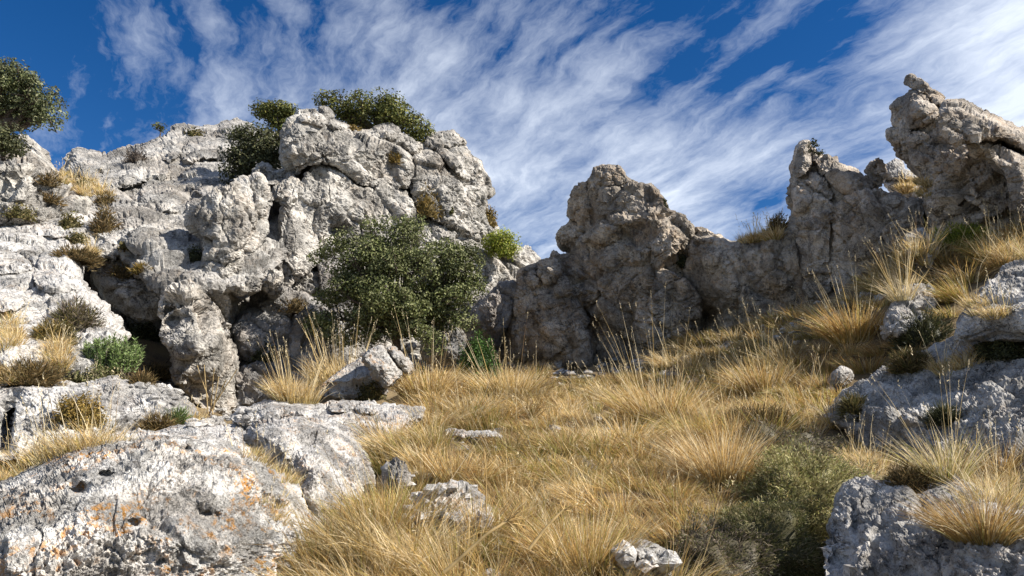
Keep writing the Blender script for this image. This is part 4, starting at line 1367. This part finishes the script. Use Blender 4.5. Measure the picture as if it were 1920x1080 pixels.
BROWN = np.array([(0.20, 0.13, 0.055), (0.15, 0.11, 0.045), (0.26, 0.18, 0.08), (0.11, 0.09, 0.035)])
OLIVE = np.array([(0.13, 0.12, 0.04), (0.18, 0.15, 0.055), (0.09, 0.09, 0.03), (0.22, 0.17, 0.08)])
OCHRE = np.array([(0.30, 0.20, 0.05), (0.24, 0.17, 0.045), (0.17, 0.13, 0.03), (0.36, 0.25, 0.09)])
ROSEM = np.array([(0.15, 0.22, 0.07), (0.20, 0.28, 0.10), (0.11, 0.16, 0.05), (0.27, 0.33, 0.15)])
GORSE = np.array([(0.36, 0.35, 0.12), (0.46, 0.43, 0.18), (0.22, 0.23, 0.08), (0.62, 0.55, 0.30), (0.26, 0.19, 0.09)])
GORSED = np.array([(0.13, 0.135, 0.05), (0.19, 0.18, 0.08), (0.08, 0.09, 0.03), (0.34, 0.29, 0.17)])
FERN = np.array([(0.05, 0.10, 0.02), (0.07, 0.14, 0.03), (0.035, 0.07, 0.015)])
GREYB = np.array([(0.20, 0.16, 0.13), (0.16, 0.13, 0.11), (0.26, 0.21, 0.17)])

for args in [
    ('low_bush', 'dark olive low bush on the smooth slab at the left edge', 28, 402, 62, 28, OLIVE, 'leaf', 900),
    ('low_bush', 'dark green low bush crowning the far ridge below the skyline', 362, 254, 42, 20, OLIVE, 'leaf', 700),
    ('low_bush', 'olive brown bush in the middle of the smooth left slab, the roundest there', 126, 428, 48, 38, OLIVE, 'leaf', 900),
    ('low_bush', 'greenish small bush just below the round olive one on the slab', 142, 452, 40, 22, OLIVE, 'leaf', 600),
    ('low_bush', 'tall brown heath patch at the right of the smooth slab', 190, 434, 46, 60, BROWN, 'needle', 1500),
    ('low_bush', 'brown heath at the top of the slab under the straw bank', 196, 382, 36, 24, BROWN, 'needle', 700),
    ('low_bush', 'thin dark strip of heath high on the slab below the knoll', 84, 376, 52, 16, BROWN, 'needle', 700),
    ('low_bush', 'long reddish brown heath strip above the cave hole', 134, 482, 84, 22, BROWN, 'needle', 1400),
    ('low_bush', 'dark brown tuft casting a shadow on the lit lip above the round rock', 226, 516, 50, 22, BROWN, 'needle', 900),
    ('low_bush', 'small tan tuft right of the dark one above the round rock', 262, 508, 28, 16, OCHRE, 'needle', 500),
    ('low_bush', 'dark low scrub in the shady corner below the long joint', 236, 462, 34, 14, OLIVE, 'leaf', 400),
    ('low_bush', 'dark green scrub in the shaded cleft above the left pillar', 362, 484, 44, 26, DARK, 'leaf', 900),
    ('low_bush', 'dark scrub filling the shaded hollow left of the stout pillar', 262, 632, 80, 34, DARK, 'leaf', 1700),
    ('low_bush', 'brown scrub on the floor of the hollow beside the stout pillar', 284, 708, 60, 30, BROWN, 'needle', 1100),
    ('low_bush', 'grey brown brushwood with bare twigs on the white sloping rock', 132, 602, 88, 42, np.concatenate([GREYB, OLIVE]), 'needle', 2200),
    ('low_bush', 'rounded brown and olive cushion left of the brushwood', 92, 636, 72, 38, np.concatenate([OCHRE * .8, OLIVE]), 'needle', 1900),
    ('low_bush', 'dull brown low heath at the left edge above the long ledge', 40, 712, 110, 40, BROWN, 'needle', 2400),
    ('low_bush', 'low green mat spreading in front of the bright green bush', 160, 716, 130, 40, GORSED, 'leaf', 3000),
    ('low_bush', 'pale brown heath between the bright green bush and the ledge end', 262, 722, 40, 24, BROWN, 'needle', 700),
    ('ochre_bush', 'ochre brown round bush growing alone on the long white ledge', 140, 788, 80, 50, OCHRE, 'leaf', 2600),
    ('low_bush', 'small green tuft at the right end of the long ledge', 326, 790, 40, 22, ROSEM, 'needle', 700),
    ('low_bush', 'brown tuft at the right end of the long ledge beside the green one', 292, 798, 46, 18, BROWN, 'needle', 700),
    ('low_bush', 'dark green bush in the shadowed foot of the cliff right of the pillar', 488, 668, 56, 44, DARK, 'leaf', 1400),
    ('low_bush', 'brown scrub on the small ledge beneath the chimney', 545, 580, 70, 24, BROWN, 'needle', 1100),
    ('low_bush', 'russet twiggy bush on the sunlit right face of the cliff', 800, 392, 56, 52, OCHRE * .9, 'needle', 900),
    ('low_bush', 'golden tuft in the crack below the round stone on the cliff', 740, 300, 24, 20, OCHRE, 'needle', 500),
    ('low_bush', 'russet scrub hanging at the right edge of the cliff under the split block', 916, 414, 34, 34, OCHRE * .9, 'leaf', 800),
    ('low_bush', 'small dark bush under the round stones of the cliff top', 662, 244, 30, 14, OCHRE * .8, 'leaf', 300),
    ('low_bush', 'tiny green bush dotting the cliff face left of the hollow', 846, 396, 10, 12, OAKTOP, 'leaf', 120),
    ('fern_bush', 'dark green leafy patch at the foot of the gap left of the central crag', 900, 712, 84, 104, FERN * 1.05, 'leaf', 5000),
    ('low_bush', 'dark green scrub high in the gap left of the central crag', 898, 650, 50, 46, DARK, 'leaf', 1400),
    ('low_bush', 'dark green sprig in the notch between central crag and low wall', 1284, 492, 34, 34, DARK, 'leaf', 700),
    ('low_bush', 'small green sprig on the right brow of the central crag', 1246, 386, 12, 20, DARK, 'leaf', 200),
    ('lime_bush', 'yellow green bush at the foot of the overhanging right crag', 1822, 458, 120, 44, LIME, 'needle', 3600),
    ('gorse_cushion', 'large yellow green thorn cushion in the lower right foreground', 1525, 985, 290, 150, GORSE, 'needle', 40000),
    ('gorse_cushion', 'darker green cushion spilling below the large yellow green one', 1440, 1050, 240, 110, GORSED, 'needle', 24000),
    ('gorse_cushion', 'grey green thorn cushion behind the large yellow green one', 1470, 858, 200, 66, np.concatenate([GORSED, GREYB]), 'needle', 12000),
    ('gorse_cushion', 'dark speckled shrub at the bottom edge right of the dark stone', 1350, 1078, 220, 100, np.concatenate([GORSED, GREYB * 1.3]), 'needle', 14000),
    ('spiny_cushion', 'small rusty brown hedgehog cushion on the corner rock', 1716, 920, 92, 52, BROWN, 'needle', 4500),
    ('low_bush', 'small dark cushion in the crease of the big right slab', 1716, 690, 70, 32, np.concatenate([BROWN, OLIVE]), 'needle', 1800),
    ('low_bush', 'dark shrub at the right edge between the slab and the rock above it', 1890, 660, 90, 44, DARK, 'leaf', 2200),
    ('low_bush', 'small dark tuft in a pocket in the middle of the big slab', 1778, 790, 50, 26, DARK, 'needle', 900),
    ('low_bush', 'olive tuft at the left tip of the big slab behind the white stone', 1606, 776, 44, 34, OLIVE, 'needle', 1200),
    ('low_bush', 'dark heath filling the hollow under the upper grey rock', 1744, 640, 110, 60, DARK, 'needle', 2600),
    ('low_bush', 'small green shrub among the straw in the middle of the slope', 902, 790, 34, 34, ROSEM * .8, 'leaf', 700),
    ('low_bush', 'brown scrub on the wall crest left of the notched crag', 1462, 436, 36, 40, BROWN, 'needle', 1100),
    ('low_bush', 'low brown scrub along the crest of the low wall', 1404, 452, 60, 16, BROWN, 'needle', 900),
    ('dead_grass', 'dark brown bank of dead stems under the golden tussocks, left of the white stone', 1425, 815, 170, 52, BROWN * .8, 'needle', 5000),
    ('low_bush', 'rust brown twigs at the bottom of the cliff beside the leaning block', 690, 742, 60, 30, OLIVE, 'leaf', 900),
    ('low_bush', 'grey twiggy bush on the far ridge beside straw', 252, 300, 44, 28, GREYB * .7, 'needle', 500),
    ('low_bush', 'small brown tuft below the straw bank by the far blocks', 156, 344, 28, 14, OLIVE, 'leaf', 250),
    ('low_bush', 'brown patch of heath on the right side of the knoll', 86, 342, 38, 24, BROWN, 'needle', 600),
]:
    nm, lb, px, py, w, h, pal, kd, n = args
    near = py > 840
    cushion(nm, lb, px, py, w, h, pal, kd, n, length=(.024 if near else .085) if kd == 'needle' else .05, stick=.5)

# upright bright green bush on the left
def upright_bush():
    loc, nor, ob = hit(186, 706)
    c = np.array(loc)
    dep = loc.y * math.cos(PITCH) + loc.z * math.sin(PITCH)
    m = dep / F
    root = bpy.data.objects.new('rosemary_bush', None)
    root.location = loc
    COL.objects.link(root)
    tag(root, 'bright green upright bush with feathery stems above the long white ledge', 'shrub')
    H = Heap()
    lines = []
    for k in range(150):
        a = RNG.uniform(0, 2 * math.pi)
        r = math.sqrt(RNG.uniform(0, 1)) * 44 * m
        b = c + np.array([r * math.cos(a), r * math.sin(a) * .8 + .2, 0])
        hgt = (78 - 24 * (r / (44 * m)) ** 2) * m * RNG.uniform(.75, 1.1)
        tip = b + np.array([.25 * math.cos(a) * hgt * r / (44 * m) + RNG.normal(0, .05 * hgt) + .06 * hgt, .2 * math.sin(a) * hgt, hgt])
        ln = bent(b, tip, 8, .03)
        lines.append((ln, np.linspace(.008, .003, 8), 3))
        n = 60
        t = RNG.uniform(.2, 1, n)
        P = b + (tip - b) * t[:, None]
        D = RNG.normal(size=(n, 3)) * np.array([1, 1, .3]) + np.array([0, 0, 1.0])
        D /= np.linalg.norm(D, axis=1)[:, None]
        V, fl, bi, tp = blades(P, D, np.full(n, .055), np.full(n, .011), np.zeros(n), 3)
        H.add(V, fl, (ROSEM[RNG.choice(4, n)] * RNG.uniform(.8, 1.3, (n, 1)))[bi])
    o = H.build('foliage', M_leaf)
    o['kind'] = 'stuff'
    adopt(o, root)
    s = tubes_mesh('stems', lines, M_bark)
    adopt(s, root)


upright_bush()

# ------------------------------------------------------------------ grass
def in_poly(px, py, P):
    ins = False
    n = len(P)
    for i in range(n):
        a, b = P[i], P[(i + 1) % n]
        if (a[1] > py) != (b[1] > py) and px < (b[0] - a[0]) * (py - a[1]) / (b[1] - a[1]) + a[0]:
            ins = not ins
    return ins


MAIN = [(560, 1100), (600, 1040), (690, 1010), (715, 880), (730, 800), (800, 770), (760, 735), (850, 700), (940, 705), (1100, 715), (1200, 700), (1260, 660),
        (1320, 640), (1480, 590), (1560, 590), (1640, 510), (1700, 500), (1760, 480), (1990, 420), (1990, 500), (1840, 540), (1760, 600), (1690, 660),
        (1600, 710), (1560, 780), (1480, 810), (1400, 850), (1360, 910), (1340, 970), (1280, 1040), (1260, 1100), (1240, 1200), (560, 1200)]


def build_grass():
    H = Heap()
    spots = []
    tries = 0
    while len(spots) < 520 and tries < 14000:
        tries += 1
        px = RNG.uniform(540, 1990)
        py = RNG.uniform(415, 1200)
        if not in_poly(px, py, MAIN):
            continue
        if any(((px - a) / c) ** 2 + ((py - b) / d_) ** 2 < 1 for a, b, c, d_ in
               [(860, 985, 58, 48), (690, 700, 100, 60), (880, 832, 60, 24), (1200, 1080, 50, 50), (745, 925, 26, 36), (1500, 940, 120, 70), (1350, 1050, 100, 55), (1440, 1040, 90, 60), (1318, 760, 24, 18)]):
            continue
        loc, nor, ob = hit(px, py)
        if loc is None or ob is None:
            continue
        if not ob.name.startswith('ground'):
            continue
        q = np.array(loc)
        if spots and min(np.linalg.norm(q - np.array(t_[2])) for t_ in spots) < (.17 if loc.y < 6 else .24):
            continue
        # thinning: keep far area dense in picture space
        spots.append((px, py, loc))
    for px, py, loc in spots:
        dep = loc.y
        near = dep < 5
        right = px > 1250 and py < 760
        z = perlin(np.array([[loc.x * .8, loc.y * .8, 3.3]]), 21)[0]
        z2 = RNG.uniform()
        wts = (3, 4, 1, 4, .6, .3, .3) if z2 > .60 else (3, 2, 3, 1, 1, 3, 1.5) if z2 > .28 else (3, 1, 2, 1, 5, 1.2, 1)
        ln = .36 * RNG.uniform(.55, 1.3) * (.85 + .5 * z) 
        nb = int(480 if near else 360 if dep < 8 else 240)
        lean = (-.16 + RNG.normal(0, .24), RNG.normal(-.05, .2))
        tussock(H, loc, .11 * RNG.uniform(.7, 1.5), ln, nb, wts, spread=.46, lean=lean, bend=RNG.uniform(.25, .6), dist=dep, wmul=.78,
                stalks=int(RNG.choice([0, 0, 1, 2, 4])), levels=4 if dep < 6 else 3, dry=RNG.uniform(.60, 1.15))
    # the slope goes on past both edges of the picture
    for _ in range(700):
        side = RNG.uniform() < .72
        y = RNG.uniform(1.0, 12.0)
        lim = .70 * y
        x = lim + RNG.uniform(.1, 5.0) if side else -lim - RNG.uniform(.1, 2.0)
        ok, loc, nor, idx, ob, mx = S.ray_cast(DG, Vector((x, y, 12)), Vector((0, 0, -1)))
        if not ok or not ob.name.startswith('ground'):
            continue
        tussock(H, loc, .13, .34 * RNG.uniform(.6, 1.2), 130, (3, 3, 2, 2, 1.5, 1, 1), spread=.5, lean=(-.16, 0), bend=.4, dist=4.5, stalks=int(RNG.choice([0, 2])), levels=3, dry=RNG.uniform(.6, 1.1))
    o = H.build('dry_grass', M_grass)
    tag(o, 'dry golden straw grass covering the gully floor and slope', 'grass', kind='stuff')
    # thin grass in pockets of rock
    H = Heap()
    pockets = [
        ([(100, 318), (150, 330), (200, 350), (214, 368), (150, 366), (110, 345)], 46, .26, 15),
        ([(0, 870), (150, 836), (230, 822), (120, 850), (0, 905)], 60, .22, 6),
        ([(430, 830), (500, 840), (560, 900), (530, 900), (470, 860)], 26, .12, 4.5),
        ([(520, 742), (600, 735), (600, 750), (530, 756)], 40, .42, 9),
        ([(1390, 448), (1460, 438), (1460, 446), (1390, 456)], 40, .3, 13),
        ([(1680, 336), (1740, 336), (1744, 366), (1690, 362)], 40, .2, 13),
        ([(1620, 540), (1700, 470), (1760, 440), (1780, 470), (1680, 560)], 40, .4, 9),
        ([(1740, 690), (1850, 650), (1860, 670), (1770, 700)], 30, .16, 5),
        ([(1560, 820), (1640, 850), (1660, 890), (1600, 880)], 24, .2, 4),
        ([(1790, 560), (1850, 600), (1900, 590), (1860, 560)], 20, .16, 6),
        ([(0, 600), (30, 590), (40, 640), (0, 660)], 30, .25, 10),
        ([(80, 650), (120, 640), (130, 690), (100, 700)], 30, .25, 10),
        ([(0, 690), (60, 700), (80, 715), (0, 715)], 30, .2, 9),
        ([(270, 795), (380, 775), (380, 790), (280, 806)], 26, .16, 7),
        ([(150, 470), (180, 465), (184, 480), (150, 484)], 14, .2, 13),
        ([(480, 910), (520, 920), (520, 980), (490, 970)], 12, .07, 3),
        ([(1780, 870), (1920, 890), (1920, 970), (1830, 940)], 34, .22, 4),
        ([(1500, 770), (1560, 770), (1560, 820), (1500, 830)], 14, .3, 5),
        ([(1840, 470), (1920, 420), (1990, 430), (1990, 480), (1860, 500)], 60, .34, 8),
    ]
    for poly, n, ln, dist in pockets:
        P = np.array(poly)
        k = 0
        for _ in range(n * 12):
            if k >= n:
                break
            px, py = RNG.uniform(P[:, 0].min(), P[:, 0].max()), RNG.uniform(P[:, 1].min(), P[:, 1].max())
            if not in_poly(px, py, poly):
                continue
            loc, nor, ob = hit(px, py)
            if loc is None or loc.y > 30:
                continue
            k += 1
            tussock(H, loc, .06, ln * RNG.uniform(.5, 1.0), 60, (3, 3, 1, 4, 1, .5), spread=.5, lean=(-.1, -.05), bend=.3, dist=loc.y,
                    stalks=int(RNG.choice([0, 1, 2])), levels=3, wmul=.7)
    o = H.build('rock_pocket_grass', M_grass)
    tag(o, 'thin straw growing in pockets and cracks of the rocks', 'grass', kind='stuff')


build_grass()


def scree():
    V0 = np.array([(1, 0, 0), (-1, 0, 0), (0, 1, 0), (0, -1, 0), (0, 0, 1), (0, 0, -1)], float)
    T0 = np.array([(4, 0, 2), (4, 2, 1), (4, 1, 3), (4, 3, 0), (5, 2, 0), (5, 1, 2), (5, 3, 1), (5, 0, 3)])
    # one subdivision
    E = {}
    V1 = list(map(tuple, V0))
    T1 = []
    for a, b, c in T0:
        m = []
        for i, j in ((a, b), (b, c), (c, a)):
            k = (min(i, j), max(i, j))
            if k not in E:
                v = (V0[i] + V0[j]) / 2
                E[k] = len(V1)
                V1.append(tuple(v / np.linalg.norm(v)))
            m.append(E[k])
        T1 += [(a, m[0], m[2]), (m[0], b, m[1]), (m[2], m[1], c), tuple(m)]
    V1, T1 = np.array(V1), np.array(T1)
    VV, TT, n = [], [], 0
    zones = [((930, 700), (1330, 700), 26, 70), ((1330, 660), (1650, 560), 22, 50), ((760, 730), (900, 705), 16, 26), ((360, 800), (470, 770), 14, 40),
             ((250, 700), (330, 740), 26, 40), ((700, 1000), (1300, 1080), 60, 40), ((1340, 850), (1560, 760), 40, 50), ((1380, 1060), (1540, 990), 40, 30), ((760, 900), (1250, 820), 70, 50)]
    for (ax, ay), (bx, by), sp, k in zones:
        for _ in range(int(k * 2)):
            t = RNG.uniform()
            loc, nor, ob = hit(ax + (bx - ax) * t + RNG.normal(0, sp * .5), ay + (by - ay) * t + RNG.normal(0, sp * .5))
            if loc is None or loc.y > 25:
                continue
            r = RNG.uniform(.015, .05) * (1 + loc.y / 9)
            v = V1 * RNG.uniform(.5, 1.15, (len(V1), 1)) * np.array([1, RNG.uniform(.6, 1), RNG.uniform(.4, .8)]) * r
            a = RNG.uniform(0, 6.28)
            v = np.stack([v[:, 0] * math.cos(a) - v[:, 1] * math.sin(a), v[:, 0] * math.sin(a) + v[:, 1] * math.cos(a), v[:, 2]], 1)
            VV.append(v + np.array(loc))
            TT.append(T1 + n)
            n += len(V1)
    o = mesh_from('scree', np.concatenate(VV), np.concatenate(TT), M_left, False)
    tag(o, 'small broken stones scattered among the grass and at the rock feet', 'gravel', kind='stuff')


scree()


def big_tussock(label, px, py, length, nb, r=.16, wts=(3, 3, 2, 3, 1, 1), lean=(-.1, 0), stalks=10, bend=.3, spread=.6, dry=1.0, palette=STRAW, d=None, name='grass_tussock'):
    loc, nor, ob = hit(px, py)
    if d is not None:
        loc = at(px, py, d)
    if loc is None:
        return
    H = Heap()
    tussock(H, loc, r, length, nb, wts, spread=spread * .8, lean=lean, bend=bend, dist=loc.y, stalks=stalks, dry=dry, palette=palette, wmul=.75)
    o = H.build(name, M_grass, origin=tuple(loc))
    tag(o, label, 'grass tussock', 'large grass tussocks on the slope')


for a in [
    ('big golden tussock with tall upright stalks in front of the central crag', 1240, 800, .66, 1500, dict(r=.26, stalks=22, lean=(-.05, 0))),
    ('golden tussock on the slope right of the small pale stone', 1430, 740, .55, 1200, dict(r=.24, stalks=14)),
    ('dense bronze tussock directly under the notched right crag', 1600, 640, .60, 1200, dict(r=.22, stalks=12, wts=(3, 1, 4, 1, 2, 2))),
    ('pale spiky stalks shooting up left of the upright grey rock', 1690, 560, .42, 160, dict(r=.1, stalks=24, wts=(0, 2, 0, 5, 0, 0))),
    ('shaggy straw tussock just right of the leaning block', 800, 745, .60, 900, dict(r=.28, stalks=14)),
    ('wide straw tussock in front of the dark gap beside the crag', 950, 745, .55, 1000, dict(r=.34, stalks=12, wts=(3, 4, 1, 4, 1, 0))),
    ('brown grey plume of fine grass left of the large green cushion', 1350, 900, .46, 1400, dict(r=.16, stalks=6, wts=(2, 2, 2, 4, 0, 2))),
    ('olive tussock at the right of the knobbly boulder', 740, 1010, .44, 1300, dict(r=.16, stalks=6, wts=(3, 1, 2, 1, 4, 2), lean=(.2, -.1))),
    ('thick olive gold tussock at the bottom beside the dark stone', 1090, 1060, .36, 1300, dict(r=.16, stalks=6, wts=(3, 2, 3, 2, 2, 1))),
    ('round russet tussock in the bottom right corner on the rock', 1840, 1000, .24, 1500, dict(r=.09, stalks=0, wts=(1, 1, 3, 2, 1, 4), spread=.95, dry=.8)),
    ('rusty fan of grass at the right edge above the russet tussock', 1880, 900, .34, 700, dict(r=.07, stalks=4, wts=(2, 1, 3, 1, 1, 4), dry=.8, lean=(.25, 0))),
    ('green grey wiry grass behind the hedgehog cushion', 1770, 890, .30, 500, dict(r=.09, stalks=10, wts=(1, 1, 0, 4, 3, 0))),
    ('straw plume left of the leaning block with thin upright stalks', 556, 752, .36, 420, dict(r=.20, stalks=34, spread=.3, wts=(2, 4, 1, 4, 0, 0))),
    ('tall thin straw rising behind the leaning block', 640, 720, .62, 500, dict(r=.45, stalks=40, d=11.0, spread=.25, wts=(2, 4, 1, 4, 0, 0))),
    ('drooping bleached tuft hanging over the dark bank on the right', 1420, 790, .40, 600, dict(r=.14, stalks=0, wts=(1, 4, 1, 5, 0, 0), bend=.8)),
]:
    big_tussock(*a[:5], **a[5])


# tall bare stalks left of the pillar's foot, and the fallen umbels
def stalk_fan():
    loc, nor, ob = hit(395, 765)
    base = np.array(at(395, 772, 7.6))
    root = bpy.data.objects.new('dry_stalks', None)
    root.location = Vector(base)
    COL.objects.link(root)
    tag(root, 'fan of tall bare dry stalks standing before the stout pillar', 'dry plant')
    for (x, y) in [(370, 685), (383, 684), (402, 690), (410, 706), (444, 692), (424, 712)]:
        tip = np.array(at(x, y, 7.6))
        p = bent(base + RNG.normal(0, .03, 3), tip, 7, .015)
        s = tubes_mesh('stalk', [(p, np.linspace(.008, .005, 7), 4)], M_grass, color=(.55, .42, .22))
        adopt(s, root)


stalk_fan()


def umbel(label, pts, d0, d1, rays, rr, thick=.006):
    root = bpy.data.objects.new('dry_umbel', None)
    a = np.array(at(pts[0][0], pts[0][1], d0))
    root.location = Vector(a)
    COL.objects.link(root)
    tag(root, label, 'dry plant')
    P = []
    for i, (x, y) in enumerate(pts):
        P.append(np.array(at(x, y, d0 + (d1 - d0) * i / (len(pts) - 1))))
    st = tubes_mesh('stem', [(np.array(P), np.linspace(thick, thick * .6, len(P)), 7)], M_grass, color=(.62, .46, .22))
    adopt(st, root)
    e = P[-1]
    dr = P[-1] - P[-2]
    dr /= np.linalg.norm(dr)
    for k in range(rays):
        v = dr * .7 + RNG.normal(0, .75, 3)
        v /= np.linalg.norm(v)
        q = bent(e, e + v * rr * RNG.uniform(.7, 1.1), 5, .05)
        o = tubes_mesh('ray', [(q, np.linspace(thick * .35, thick * .22, 5), 4)], M_grass, color=(.60, .44, .20))
        adopt(o, root)


umbel('thick fallen dry stem ending in a burst of rays, bottom centre', [(832, 1074), (860, 1050), (890, 1022), (915, 1000), (940, 984), (950, 978)], 2.15, 2.2, 18, .06)
umbel('shorter fallen dry stem to the right of the burst one', [(992, 1030), (1006, 1012), (1020, 994), (1040, 972), (1056, 956)], 2.4, 2.45, 5, .04, .006)
umbel('thin upright dry stem with a forked umbel above the weathered rock', [(912, 960), (911, 930), (912, 900), (911, 880)], 2.8, 2.8, 9, .08, .003)
